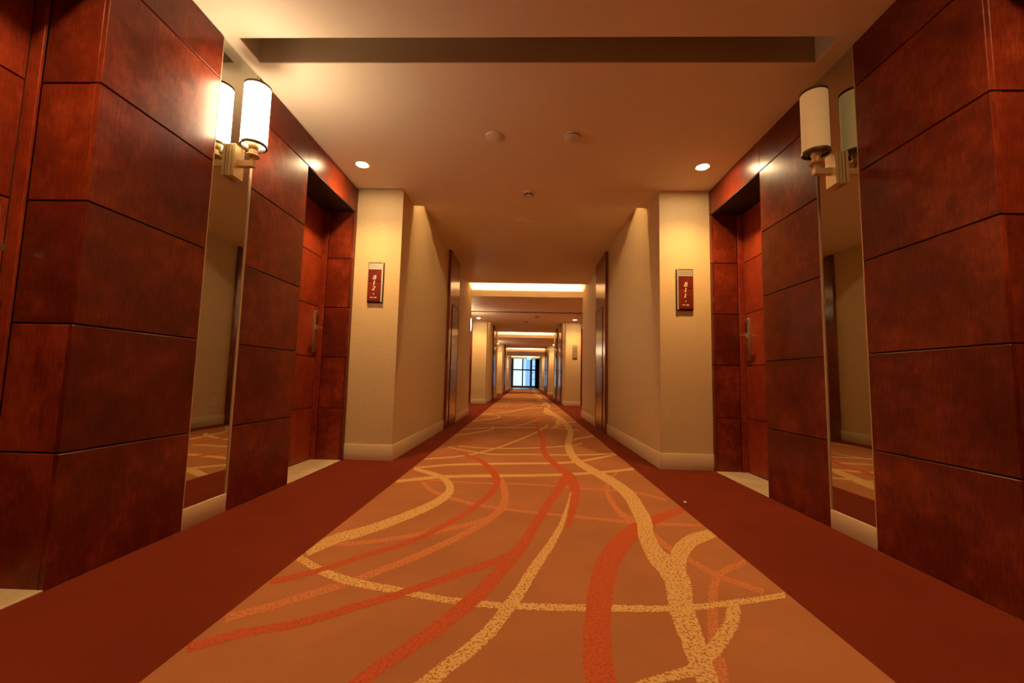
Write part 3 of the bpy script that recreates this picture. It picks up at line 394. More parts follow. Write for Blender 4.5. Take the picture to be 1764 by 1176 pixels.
('y',[(0.431,3.966,0.437,3.961),(0.41,3.852,0.419,3.844),(0.39,3.745,0.403,3.735),(0.372,3.644,0.388,3.631),(0.353,3.548,0.372,3.531),(0.335,3.455,0.356,3.434),(0.316,3.364,0.34,3.34),(0.298,3.277,0.325,3.249),(0.28,3.194,0.309,3.161),(0.262,3.116,0.293,3.077),(0.244,3.042,0.276,2.997),(0.225,2.973,0.258,2.922),(0.207,2.908,0.241,2.852),(0.189,2.844,0.223,2.786),(0.17,2.782,0.205,2.721),(0.151,2.72,0.187,2.656),(0.131,2.658,0.168,2.592),(0.11,2.596,0.149,2.529),(0.09,2.536,0.13,2.468),(0.07,2.477,0.112,2.411),(0.052,2.421,0.096,2.357),(0.036,2.367,0.081,2.306),(0.021,2.316,0.067,2.257),(0.007,2.267,0.054,2.209),(-0.006,2.222,0.041,2.164),(-0.018,2.181,0.029,2.122),(-0.03,2.144,0.017,2.084),(-0.041,2.11,0.006,2.05),(-0.052,2.078,-0.005,2.017),(-0.063,2.045,-0.016,1.984),(-0.075,2.009,-0.028,1.95),(-0.088,1.971,-0.041,1.913),(-0.102,1.932,-0.054,1.875),(-0.115,1.893,-0.068,1.837),(-0.128,1.858,-0.082,1.8),(-0.141,1.826,-0.096,1.767),(-0.154,1.797,-0.11,1.736),(-0.167,1.77,-0.124,1.708),(-0.181,1.744,-0.138,1.682),(-0.194,1.72,-0.152,1.659),(-0.207,1.697,-0.165,1.636),(-0.219,1.677,-0.178,1.616),(-0.231,1.658,-0.192,1.597),(-0.244,1.64,-0.204,1.58),(-0.256,1.622,-0.216,1.564),(-0.268,1.603,-0.227,1.547),(-0.279,1.585,-0.238,1.531),(-0.29,1.567,-0.248,1.515),(-0.3,1.55,-0.258,1.498),(-0.31,1.532,-0.269,1.481),(-0.322,1.513,-0.281,1.462),(-0.336,1.492,-0.294,1.441),(-0.351,1.47,-0.309,1.42),(-0.366,1.448,-0.324,1.398),(-0.381,1.426,-0.338,1.377),(-0.396,1.405,-0.352,1.357)]),
('y',[(-1.182,2.42,-1.228,2.478),(-1.175,2.437,-1.229,2.506),(-1.168,2.454,-1.231,2.534),(-1.161,2.47,-1.233,2.564),(-1.153,2.487,-1.233,2.595),(-1.145,2.506,-1.229,2.626),(-1.137,2.527,-1.223,2.655),(-1.127,2.552,-1.214,2.685),(-1.117,2.578,-1.203,2.714),(-1.106,2.603,-1.19,2.741),(-1.095,2.625,-1.177,2.767),(-1.082,2.643,-1.161,2.789),(-1.069,2.658,-1.145,2.806),(-1.054,2.673,-1.128,2.821),(-1.037,2.69,-1.111,2.837),(-1.019,2.712,-1.093,2.858),(-0.999,2.74,-1.073,2.886),(-0.978,2.771,-1.05,2.918),(-0.955,2.805,-1.026,2.953),(-0.931,2.841,-1.002,2.991),(-0.908,2.879,-0.978,3.03),(-0.886,2.919,-0.955,3.072),(-0.863,2.961,-0.931,3.116),(-0.839,3.006,-0.907,3.162),(-0.816,3.052,-0.883,3.211),(-0.793,3.1,-0.859,3.262),(-0.769,3.151,-0.835,3.314),(-0.746,3.205,-0.81,3.371),(-0.722,3.26,-0.786,3.428),(-0.7,3.316,-0.764,3.486),(-0.68,3.371,-0.744,3.542),(-0.663,3.423,-0.728,3.595),(-0.649,3.475,-0.715,3.646),(-0.637,3.525,-0.705,3.696),(-0.627,3.575,-0.696,3.745),(-0.618,3.624,-0.69,3.791),(-0.612,3.673,-0.687,3.834),(-0.608,3.723,-0.686,3.869),(-0.606,3.778,-0.687,3.896),(-0.609,3.84,-0.689,3.918),(-0.616,3.908,-0.692,3.94),(-0.627,3.981,-0.696,3.964),(-0.643,4.057,-0.7,3.989),(-0.663,4.134,-0.707,4.019),(-0.687,4.207,-0.717,4.053),(-0.713,4.273,-0.731,4.094),(-0.74,4.332,-0.749,4.143),(-0.769,4.387,-0.769,4.195),(-0.802,4.441,-0.794,4.25),(-0.84,4.493,-0.825,4.309),(-0.885,4.545,-0.865,4.368),(-0.939,4.597,-0.915,4.429),(-1.001,4.65,-0.975,4.49),(-1.069,4.703,-1.042,4.552),(-1.139,4.757,-1.113,4.616),(-1.209,4.813,-1.183,4.683)]),
('y',[(0.676,15.105,0.763,16.078),(0.703,14.414,0.802,15.443),(0.728,13.791,0.838,14.869),(0.75,13.218,0.871,14.33),(0.772,12.68,0.902,13.806),(0.793,12.162,0.931,13.289),(0.815,11.663,0.959,12.783),(0.839,11.196,0.987,12.29),(0.86,10.763,1.012,11.803),(0.875,10.362,1.031,11.322),(0.882,9.986,1.04,10.853),(0.886,9.624,1.041,10.407),(0.887,9.284,1.039,9.977),(0.883,8.975,1.03,9.549),(0.874,8.7,1.013,9.118),(0.86,8.476,0.982,8.666),(0.839,8.27,0.936,8.216),(0.805,8.021,0.884,7.831),(0.763,7.735,0.838,7.519),(0.719,7.431,0.803,7.275),(0.683,7.138,0.779,7.082),(0.657,6.897,0.761,6.902),(0.635,6.686,0.745,6.738),(0.616,6.473,0.734,6.604),(0.603,6.259,0.727,6.483),(0.597,6.057,0.721,6.346),(0.597,5.871,0.716,6.185),(0.601,5.695,0.713,6.015),(0.609,5.528,0.712,5.849),(0.62,5.372,0.716,5.694),(0.636,5.229,0.726,5.557),(0.657,5.102,0.742,5.435),(0.682,4.987,0.765,5.32),(0.708,4.881,0.791,5.21),(0.733,4.781,0.819,5.104),(0.756,4.682,0.844,4.999),(0.778,4.585,0.868,4.9),(0.8,4.493,0.893,4.807),(0.82,4.403,0.918,4.714),(0.838,4.313,0.941,4.62),(0.851,4.222,0.96,4.523),(0.861,4.126,0.976,4.425),(0.869,4.028,0.991,4.326),(0.874,3.932,1.003,4.227),(0.876,3.843,1.012,4.128),(0.876,3.764,1.016,4.029),(0.872,3.694,1.014,3.929),(0.866,3.628,1.008,3.833),(0.859,3.56,1,3.746),(0.85,3.488,0.992,3.669),(0.842,3.415,0.985,3.601),(0.835,3.346,0.979,3.534),(0.829,3.283,0.973,3.465),(0.823,3.227,0.966,3.395),(0.816,3.177,0.956,3.322),(0.81,3.136,0.944,3.244),(0.804,3.105,0.927,3.165),(0.795,3.069,0.909,3.097),(0.782,3.016,0.895,3.048),(0.766,2.949,0.886,3.012),(0.753,2.877,0.878,2.973),(0.743,2.809,0.87,2.919),(0.735,2.74,0.861,2.858),(0.727,2.673,0.854,2.798),(0.722,2.608,0.849,2.745),(0.718,2.548,0.848,2.705),(0.719,2.495,0.85,2.677),(0.723,2.453,0.856,2.651),(0.727,2.418,0.863,2.622),(0.729,2.39,0.871,2.586),(0.729,2.362,0.876,2.545),(0.727,2.33,0.879,2.507),(0.725,2.3,0.881,2.47),(0.722,2.273,0.881,2.427),(0.718,2.248,0.876,2.375),(0.713,2.222,0.866,2.315),(0.706,2.19,0.848,2.249),(0.695,2.148,0.828,2.188),(0.682,2.097,0.809,2.133),(0.668,2.042,0.793,2.086),(0.656,1.988,0.78,2.044),(0.648,1.937,0.769,2.001),(0.641,1.891,0.759,1.956),(0.635,1.847,0.749,1.912),(0.63,1.808,0.739,1.868),(0.626,1.772,0.73,1.828),(0.621,1.738,0.722,1.79),(0.616,1.705,0.713,1.754),(0.612,1.673,0.706,1.721),(0.609,1.645,0.699,1.691),(0.606,1.618,0.694,1.665),(0.603,1.596,0.69,1.644),(0.602,1.577,0.687,1.626),(0.601,1.561,0.684,1.609),(0.6,1.546,0.681,1.589),(0.598,1.528,0.677,1.567),(0.596,1.508,0.672,1.543),(0.593,1.485,0.666,1.518),(0.59,1.462,0.66,1.493),(0.587,1.439,0.654,1.469),(0.584,1.417,0.649,1.446)]),
('y',[(1.383,3.166,1.328,2.989),(1.355,3.143,1.301,2.966),(1.327,3.121,1.274,2.943),(1.299,3.098,1.247,2.92),(1.272,3.077,1.221,2.897),(1.247,3.058,1.193,2.873),(1.222,3.043,1.164,2.849),(1.196,3.03,1.136,2.826),(1.168,3.014,1.11,2.805),(1.136,2.993,1.088,2.783),(1.101,2.962,1.068,2.76),(1.065,2.925,1.048,2.734),(1.031,2.885,1.027,2.703),(0.997,2.842,1.006,2.672),(0.964,2.796,0.988,2.641),(0.934,2.748,0.971,2.612),(0.906,2.701,0.956,2.586),(0.88,2.652,0.944,2.562),(0.856,2.602,0.933,2.539),(0.834,2.55,0.921,2.512),(0.812,2.496,0.907,2.48),(0.792,2.438,0.892,2.442),(0.773,2.381,0.876,2.397),(0.757,2.326,0.858,2.346),(0.742,2.277,0.84,2.295),(0.727,2.231,0.823,2.247)]),
('y',[(0.942,2.086,1.007,2.096),(0.928,2.054,0.994,2.067),(0.914,2.023,0.982,2.038),(0.903,1.998,0.968,2.006),(0.893,1.978,0.95,1.97),(0.882,1.96,0.928,1.932),(0.867,1.938,0.904,1.896),(0.849,1.914,0.879,1.863),(0.828,1.888,0.855,1.832),(0.807,1.862,0.832,1.805),(0.786,1.837,0.81,1.779),(0.768,1.815,0.79,1.756),(0.75,1.795,0.769,1.733),(0.732,1.775,0.75,1.712),(0.713,1.755,0.731,1.693),(0.694,1.734,0.712,1.675),(0.674,1.711,0.695,1.657),(0.656,1.69,0.676,1.638),(0.641,1.671,0.656,1.618),(0.626,1.655,0.633,1.598),(0.611,1.642,0.608,1.581),(0.592,1.63,0.584,1.57),(0.571,1.618,0.56,1.562),(0.547,1.608,0.537,1.556),(0.522,1.597,0.514,1.55),(0.496,1.585,0.491,1.543),(0.472,1.574,0.468,1.533),(0.447,1.562,0.444,1.523),(0.422,1.551,0.42,1.512),(0.397,1.539,0.397,1.5),(0.372,1.525,0.374,1.488),(0.347,1.51,0.351,1.474),(0.322,1.494,0.328,1.459),(0.299,1.478,0.305,1.444),(0.275,1.462,0.282,1.429),(0.253,1.447,0.26,1.414)]),
]

# ================================================================== floor
YC = 45.0                                    # the carpet ends here
mb = MB()
mb.box(-2.75, 2.8, YB, YC, -0.06, -0.004, GROOVE)
CXL, CXR = -1.222, 1.285
def flat(x0, x1, y0, y1, z, m):
    mb.poly([(x0, y0, z), (x1, y0, z), (x1, y1, z), (x0, y1, z)], m)
flat(CXL, CXR, YB, YC, 0.0, CP_BASE)
def border(xa, xb):
    flat(xa, xb, YB, YC, 0.0, CP_BORD)
border(LEFT.w, CXL); border(CXR, RIGHT.w)
KM = {'y': CP_Y, 'r': CP_R, 'o': CP_O}
def cl(x): return min(max(x, CXL + .001), CXR - .001)
zl = 0.0004
for rep in range(-1, 6):
    for k, row in CURVES:
        if rep > 0 and k == 'r': continue
        zl += 0.000012
        sh = rep * 7.6
        if rep == 0:
            fine = []
            for a, b in zip(row, row[1:]):
                n_ = 7 if a[1] < 4 else (3 if a[1] < 6 else 1)
                for i in range(n_):
                    t = i / n_
                    p = [a[q] + (b[q] - a[q]) * t for q in range(4)]
                    if n_ > 1:
                        dx, dy = p[0] - p[2], p[1] - p[3]
                        l_ = math.hypot(dx, dy) or 1
                        j0, j1 = random.uniform(-.005, .005) / l_, random.uniform(-.005, .005) / l_
                        p = [p[0] + dx * j0, p[1] + dy * j0, p[2] + dx * j1, p[3] + dy * j1]
                    fine.append(p)
            row = fine + [row[-1]]
        for a, b in zip(row, row[1:]):
            ys = [a[1] + sh, a[3] + sh, b[1] + sh, b[3] + sh]
            if max(ys) > YC or min(ys) < YB: continue
            if rep >= 1 and min(ys) < 8.2 and k != 'q': continue
            if rep == -1 and max(ys) > 1.0: continue
            xs = [a[0], a[2], b[0], b[2]]
            if all(x <= CXL for x in xs) or all(x >= CXR for x in xs): continue
            P = [(cl(a[0]), ys[0]), (cl(a[2]), ys[1]), (cl(b[2]), ys[3]), (cl(b[0]), ys[2])]
            area = 0
            for i in range(4):
                area += P[i][0] * P[(i + 1) % 4][1] - P[(i + 1) % 4][0] * P[i][1]
            if abs(area) < 1e-6: continue
            if area < 0: P.reverse()
            mb.poly([(x, y, zl) for x, y in P], KM[k])
fl = mb.build('floor'); tag(fl, kind='structure')
mb = MB()
mb.box(-2.75, 2.8, YC, YE + .1, -0.06, 0.0, STONE)
tag(mb.build('floor'), kind='structure')

# ================================================================== walls
def tiles(m_, plane, s, y0, y1, th=0.026, rows=None, mat_=WOOD):
    """rows of veneer tiles on a plane x=plane, their face on the plane, thickness going outward from the corridor"""
    g = 0.0045
    rows = rows or ZJ
    for za, zb in zip(rows, rows[1:]):
        m_.box(plane, plane + s * th, y0, y1, za + (g if za > 0 else 0), zb - g, mat_, bev=0.0018)
    m_.box(plane + s * .012, plane + s * (th + .03), y0 + .004, y1 - .004, 0, rows[-1], GROOVE)

def jamb(m_, xa, xb, y, dirn, rows=None, th=0.026):
    """tiles on a plane y=const facing the camera (dirn=+1 thickness grows with y)"""
    g = 0.0045
    rows = rows or ZJ[:-1]
    for za, zb in zip(rows, rows[1:]):
        m_.box(xa, xb, y, y + dirn * th, za + (g if za > 0 else 0), zb - g, WOOD, bev=0.0018)
    m_.box(xa, xb, y + dirn * .012, y + dirn * (th + .03), 0, rows[-1], GROOVE)

door_no = [0]
def door(sd, y0, y1, detailed, label):
    """hotel room door at the back of a panelled recess"""
    door_no[0] += 1
    s, d, w_ = sd.s, sd.d, sd.w
    r = empty('door_%d' % door_no[0], (d, (y0 + y1) / 2, 0), label, None, None, 'structure')
    f = MB()
    fr = 0.062
    yi1 = y1 - fr * .25
    f.box(d - s * .062, d + s * .05, yi1, y1, 0, 3.03, DOORM, bev=.002)
    f.box(d - s * .062, d + s * .05, y0, y0 + fr * .25, 0, 3.03, DOORM, bev=.002)
    f.box(d + s * .004, d + s * .05, y1 - .05, yi1, 0, 3.03, GROOVE)
    f.build('door_frame', r)
    lf = MB(); g = .004
    for za, zb in zip(ZJ[:-1], ZJ[1:-1]):
        lf.box(d, d + s * .05, y0 + fr * .5, y1 - .022, za + (.012 if za == 0 else g), zb - g, DOORM, bev=.0018)
    lf.box(d + s * .01, d + s * .045, y0 + fr * .4, y1 - .02, .012, 3.02, GROOVE)
    lf.build('door_leaf', r)
    t = MB()
    t.box(w_ - s * .0, d - s * .001, y0 + .0, y1 - .0, -0.01, 0.006, STONE, bev=.001)
    t.build('door_sill', r)
    if detailed:
        hy = y1 - .10
        pl = MB()
        pl.box(d - s * .022, d + s * .002, hy - .038, hy + .038, 1.27, 1.76, STEEL, bev=.004, seg=2)
        pl.box(d - s * .028, d - s * .020, hy - .032, hy + .032, 1.735, 1.765, STEEL, bev=.002)
        pl.box(d - s * .027, d - s * .020, hy + .006, hy + .028, 1.60, 1.72, BLACK, bev=.0015)
        po = pl.build('lock_plate', r)
        lv = MB()
        lv.lathe((d - s * .02, hy, 1.555), [(0, 0), (.026, 0), (.026, .012), (.013, .02), (.013, .075), (.016, .08), (0, .08)], STEEL, 'x', 20, flip=-s)
        lv.box(d - s * .098, d - s * .078, hy - .17, hy + .014, 1.545, 1.568, STEEL, bev=.004, seg=2)
        tag(lv.build('door_handle', r), 'brushed metal lever handle')
    return r

def run_left_right(sd):
    s = sd.s; w_, n_, d_ = sd.w, sd.n, sd.d
    out = d_ + s * .13
    # beige blocks between alcoves
    base = MB(); bb = MB()
    blocks = []
    prev = YB
    for c in ALC:
        blocks.append((prev, c + A0)); prev = c + sd.a1
    blocks.append((prev, YE - 4.0))
    for i, (a, b) in enumerate(blocks):
        base.box(n_, out, a, b, 0, ZT, WALLP)
        gaps = SERV[sd.name].get(i, [])
        ys = [a] + [v for g_ in gaps for v in g_] + [b]
        for ya, yb in zip(ys[::2], ys[1::2]):
            bb.box(n_, n_ - s * .018, ya - (.018 if ya == a and i else 0), yb + (.018 if yb == b else 0), 0, .185, BASEB, bev=.003, seg=2)
        if i > 0: bb.box(n_, w_, a, a - .018, 0, .185, BASEB, bev=.003, seg=2)
        if i < len(blocks) - 1 or True: bb.box(n_, w_, b, b + .018, 0, .185, BASEB, bev=.003, seg=2)
    for c in ALC:                            # carcass behind the cladding, open at the doors
        ya, yb = c + A0, c + sd.a1
        base.box(out, out - s * .02, ya, yb, 0, ZT, WALLP)
        for p, q in ((ya, c + sd.ra[0] - .03), (c + sd.ra[1] + .03, c + sd.rb[0] - .03), (c + sd.rb[1] + .03, yb)):
            if q - p > .01:
                base.box(w_ + s * .055, out, p, q, 0, ZT, GROOVE)
        for p, q in (sd.ra, sd.rb): base.box(w_ + s * .055, out, c + p - .03, c + q + .03, 3.06, ZT, GROOVE)
    # lobby walls at the end
    base.box(w_, out, YE - 4.0, YE, 0, ZT, WALLP)
    wall = base.build('wall_' + sd.name); tag(wall, kind='structure')
    for c in ALC:
        for m0, m1 in (sd.mi,):
            bb.box(w_ + s * .012, w_ - s * .004, c + m0 + .002, c + m1 - .002, 0.0, .13, BASEB, bev=.003, seg=2)
    tag(bb.build('baseboard_' + sd.name), kind='structure')
    # cladding bays
    for k, c in enumerate(ALC):
        ya, yb = c + A0 + .02, c + sd.a1 - .001
        def bay(p, q, jl=False, jr=False, name='wood_panel'):
            m_ = MB(); tiles(m_, w_, s, p, q)
            if jl: jamb(m_, w_ + s * .027, w_ + s * (abs(d_ - w_) - .065), p, 1)      # jamb facing the camera side
            if jr: jamb(m_, w_ + s * .027, w_ + s * (abs(d_ - w_) - .065), q, -1)
            return m_.build(name, wall)
        bay(ya, c + sd.ra[0], jr=True)
        bay(c + sd.ra[1], c + sd.mi[0], jl=True)
        bay(c + sd.mi[1], c + sd.rb[0], jr=True)
        bay(c + sd.rb[1], yb, jl=True)
        for (p, q) in (sd.ra, sd.rb):        # head above each door recess
            m_ = MB()
            m_.box(w_, w_ + s * .026, c + p + .001, c + q - .001, 3.03 + .0045, ZA - .008, WOOD, bev=.0018)
            m_.box(w_ + s * .001, d_ + s * .05, c + p + .001, c + q - .001, 3.022, 3.034, GROOVE)  # soffit board, the shade under the head put into its dark colour
            m_.build('door_head', wall)
        # pale thickness of the cladding beside the mirror
        for yy in (c + sd.mi[0], c + sd.mi[1]):
            e = MB()
            dy = -.004 if yy == c + sd.mi[0] else .004
            e.box(w_ - s * .0015, w_ + s * .02, yy - dy * .0, yy + (-1 if dy > 0 else 1) * .005, .132, ZA - .01, EDGE)
            e.build('mirror_edge_strip', wall)
    return wall

SERV = {'left': {1: [(8.35, 9.5)], 2: [(20.4, 21.55)], 3: [(32.3, 33.45)]},
        'right': {1: [(8.33, 9.45)], 2: [(18.6, 19.75), (21.3, 22.4)], 3: [(30.6, 31.75), (33.2, 34.3)]}}
wallL = run_left_right(LEFT)
wallR = run_left_right(RIGHT)

# doors
for k, c in enumerate(ALC[:3]):
    for sd in (LEFT, RIGHT):
        for which, (p, q) in (('near', sd.ra), ('far', sd.rb)):
            lab = 'panelled reddish wood room door on the %s, %s' % (sd.name, {
                (0, 'near'): 'cut off by the edge of the photo', (0, 'far'): 'in the recess beside the illuminated number plate %s' % ('812' if sd is LEFT else '811'),
                (1, 'near'): 'first one past the first lit ceiling cove', (1, 'far'): 'second one past the first lit ceiling cove',
                (2, 'near'): 'first one past the second lit ceiling cove', (2, 'far'): 'second one past the second lit ceiling cove'}[(k, which)].replace('illuminated ', ''))
            door(sd, c + p, c + q, k < 2, lab)

# end walls
mb = MB(); mb.box(-2.8, 2.8, YB - .1, YB, 0, ZT, WALLP); tag(mb.build('wall_back'), kind='structure')

# ================================================================== ceiling
mb = MB()
XA, XB = LEFT.w - .06, RIGHT.w + .06
XN0, XN1 = LEFT.n, RIGHT.n
OUTL, OUTR = LEFT.d - .13, RIGHT.d + .13
def slab(y0, y1): mb.box(XA, XB, y0, y1, ZA, ZT, PAINT)
mb.box(OUTL, OUTR, YB, YE, ZT, ZT + .08, PAINT)
FAS = -0.05                                   # lit fascia is just ahead of each alcove
STEP = 0.50                                   # low ceiling runs this far into the narrow part
for k, c in enumerate(ALC):
    y0 = c + A0 + FAS; y1 = c + 2.19 + STEP
    s0, s1 = c - .21, c + .03
    xs0, xs1 = -2.06, 2.07
    # narrow part under the drop (between the beige walls) and the alcove part
    def seg(ya, yb, x0=None, x1=None, z0=ZA, z1=ZA + .50):
        mb.box(x0 if x0 is not None else XA, x1 if x1 is not None else XB, ya, yb, z0, z1, PAINT)
    mb.box(XN0, XN1, y0, c + A0, ZA, ZT, PAINT)
    seg(c + A0, s0); seg(s1, c + 2.16)
    seg(s0, s1, XA, xs0); seg(s0, s1, xs1, XB)
    seg(s0, s1, xs0, xs1, ZA + .42, ZA + .50)      # top of the shallow slot
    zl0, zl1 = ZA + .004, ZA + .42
    mb.box(xs0, xs1, s1 - .004, s1 + .0, zl0, zl1, SLOT_SHADE); mb.box(xs0, xs1, s0, s0 + .004, zl0, zl1, SLOT_SHADE)
    mb.box(xs0, xs0 + .004, s0, s1, zl0, zl1, SLOT_SHADE); mb.box(xs1 - .004, xs1, s0, s1, zl0, zl1, SLOT_SHADE)
    mb.box(xs0, xs1, s0, s1, zl1 - .004, zl1, SLOT_SHADE)
    mb.box(XN0, XN1, c + 2.16, y1, ZA, ZT, PAINT)
    # narrow ceiling with a cove slot at each end
    nxt = ALC[k + 1] + A0 + FAS if k < 3 else YE - 4.0 - .05
    mb.box(XN0, XN1, y1 + .56, nxt - .66, ZN, ZN + .04, PAINT)
# piece behind the camera
mb.box(XN0, XN1, YB, ALC[0] + A0 + FAS - .66, ZN, ZN + .04, PAINT)
# beam and ceiling of the end lobby
mb.box(XN0, XN1, YE - 4.05, YE - 4.0, ZA, ZT, PAINT)
mb.box(XA, XB, YE - 4.0, YE, 3.66, ZT, PAINT)
tag(mb.build('ceiling'), kind='structure')

# cove lamps resting on the narrow ceiling slab, hidden behind its edge
cove_names = {0: 'cove above the first narrow passage', 1: 'second lit cove along the corridor', 2: 'third lit cove along the corridor', 3: 'farthest lit cove before the window'}
for k, c in enumerate(ALC):
    nxt = ALC[k + 1] + A0 + FAS if k < 3 else YE - 4.0 - .05
    for which, yy in (('far', nxt - .66 - .22), ('near', c + 2.19 + STEP + .07)):
        mb = MB()
        zz = ZN if which == 'far' else ZN + .14
        mb.box(XN0 + .12, XN1 - .22, yy - .012, yy + .012, zz + .055, zz + .075, LED if which == 'far' else LEDN, bev=.002)
        r = empty('cove_lamp', (0, yy, zz + .04), 'warm strip lamp hidden in the %s, %s end' % (cove_names[k], which), 'lamp', 'hidden strip lamps of the ceiling coves')
        mb.build('light_strip', r)
        mb = MB(); (mb.box(XN0 + .10, XN1 - .20, yy - .02, yy + .02, zz + .04, zz + .055, WHITEP) if which == 'far' else mb.box(XN0 + .10, XN1 - .20, yy - .07, yy - .012, zz + .04, zz + .09, WHITEP)); mb.build('lamp_base', r)

# ================================================================== mirrors
ordn = ['first', 'second', 'third', 'fourth']
for k, c in enumerate(ALC):
    for sd in (LEFT, RIGHT):
        s = sd.s
        y0, y1 = c + sd.mi[0] + .003, c + sd.mi[1] - .003
        lab = {0: 'tall narrow mirror on the %s wall behind the %s' % (sd.name, 'glowing nearest lamp' if sd is LEFT else 'dim nearest lamp'),
               1: 'tall narrow mirror on the %s wall, in the alcove past the first lit cove' % sd.name}.get(k, 'tall narrow mirror far down the %s wall, in the %s alcove' % (sd.name, ordn[k]))
        r = empty('wall_mirror', (sd.w + s * .01, (y0 + y1) / 2, .13), lab, 'mirror', 'tall mirrors between the wood panels')
        m_ = MB(); m_.box(sd.w + s * .008, sd.w + s * .014, y0, y1, .133, ZA - .004, MIRROR); m_.build('mirror_glass', r)
        m_ = MB(); m_.box(sd.w + s * .0145, sd.w + s * .04, y0, y1, .133, ZA - .004, GROOVE); m_.build('backing_board', r)

# ================================================================== wall lamps
def sconce(sd, yc, lit, label, dim=False):
    s = sd.s; W = sd.w + s * .008; q = .02 if s > 0 else 0.0
    r = empty('wall_lamp', (W, yc, 2.40 + q), label, 'wall lamp', 'brass wall lamps on the mirrors')
    m_ = MB()
    m_.box(W - s * .0005, W - s * .020, yc - .052, yc + .052, 2.405 + q, 2.645 + q, BRASS, bev=.0015)
    m_.box(W - s * .018, W - s * .026, yc - .048, yc + .048, 2.41 + q, 2.64 + q, DKBRASS)
    m_.box(W - s * .024, W - s * .046, yc - .052, yc + .052, 2.405 + q, 2.645 + q, BRASS, bev=.0015)
    m_.build('back_plate', r)
    xc = W - s * .142
    m_ = MB()
    m_.box(W - s * .044, W - s * .165, yc - .019, yc + .019, 2.492 + q, 2.537 + q, BRASS, bev=.0015)
    m_.box(xc - .014, xc + .014, yc - .014, yc + .014, 2.52 + q, 2.575 + q, BRASS, bev=.0015)
    m_.build('arm', r)
    m_ = MB()
    m_.lathe((xc, yc, 2.57 + q), [(0, 0), (.045, 0), (.048, .006), (.045, .012), (.030, .016), (.026, .05), (.030, .055), (.036, .075), (.036, .11), (0, .11)], BRASS, 'z', 32)
    m_.build('cup', r)
    sh = MB()
    R = .086; z0, z1 = 2.655 + q, 3.105 + q
    sh.lathe((xc, yc, z0), [(R, 0), (R, z1 - z0)], LAMPLIT if lit else (DIMLAMP if dim else FABRIC), 'z', 64)
    sh.lathe((xc, yc, z0), [(R - .004, z1 - z0), (R - .004, 0)], LAMPIN if lit else LINING, 'z', 64)
    shade = sh.build('lamp_shade', r)
    for zz in (z0, z1):
        rim = MB()
        rim.lathe((xc, yc, zz), [(R - .009, -.009), (R + .0035, -.009), (R + .0035, .008), (R - .009, .008), (R - .009, -.009)], DKBRASS, 'z', 64)
        rim.build('shade_rim', shade)
    for a in (math.pi / 2, math.pi / 2 + 2.094, math.pi / 2 + 4.189):
        sp_ = MB(); b = bmesh.new(); bmesh.ops.create_cube(b, size=1)
        for v in b.verts:
            x, y, z = v.co.x * .056 + .056, v.co.y * .006, v.co.z * .005
            v.co = Vector((xc + x * math.cos(a) - y * math.sin(a), yc + x * math.sin(a) + y * math.cos(a), z0 + .012 + z)) * S
        sp_.merge(b, DKBRASS)
        sp_.build('shade_support', r)
    if not lit:
        m_ = MB()
        m_.lathe((xc, yc, 2.68 + q), [(0, .0), (.020, .0), (.022, .03), (.032, .09), (.034, .12), (.024, .15), (0, .16)], LINING, 'z', 24)
        m_.build('bulb', r)
    return r

sconce(LEFT, C0 - .030, True, 'lit wall lamp with glowing white cylinder shade on the left mirror')
sconce(RIGHT, C0 + .060, False, 'dim wall lamp with cream cylinder shade on the right mirror', True)
for k in (1, 2, 3):
    sconce(LEFT, ALC[k] - .03, k < 3, 'distant wall lamp on the left, in the %s alcove along the corridor' % ordn[k])
    sconce(RIGHT, ALC[k] + .06, False, 'distant unlit wall lamp on the right, in the %s alcove along the corridor' % ordn[k])

# ================================================================== downlights
def downlight(x, y, z, label, power=SPOT_POWER):
    r = empty('ceiling_downlight', (x, y, z), label, 'downlight', 'round recessed downlights')
    m_ = MB()
    m_.lathe((x, y, z), [(.060, -.002), (.074, -.006), (.080, 0.0), (.060, .001)], WHITEP, 'z', 40)
    m_.build('trim_ring', r)
    m_ = MB()
    m_.lathe((x, y, z), [(0, -.0035), (.060, -.0035), (.060, -.0005), (0, -.0005)], DISC, 'z', 40)
    m_.build('light_disc', r)
    ld = bpy.data.lights.new('downlight_beam', 'SPOT'); ld.energy = power; ld.color = WARM
    ld.spot_size = math.radians(126); ld.spot_blend = 1.0; ld.shadow_soft_size = .03
    lo = bpy.data.objects.new('downlight_beam', ld); scn.collection.objects.link(lo)
    lo.parent = r; lo.location = (0, 0, -.016)
    return r
for k, c in enumerate(ALC):
    for sd, x in ((LEFT, -1.86), (RIGHT, 1.885)):
        for j, dy in enumerate((-1.58, 1.56)):
            if k == 0:
                lab = 'glowing round downlight in the ceiling by the %s wood panels' % sd.name if j else 'round downlight above the door nearest the camera, %s side' % sd.name
            else:
                lab = 'small glowing downlight over the %s door on the %s, in the %s alcove' % ('near' if j == 0 else 'far', sd.name, ordn[k])
            downlight(x, c + dy, ZA, lab, SPOT_POWER * (0.85 if k == 0 and j == 0 else 1.0))

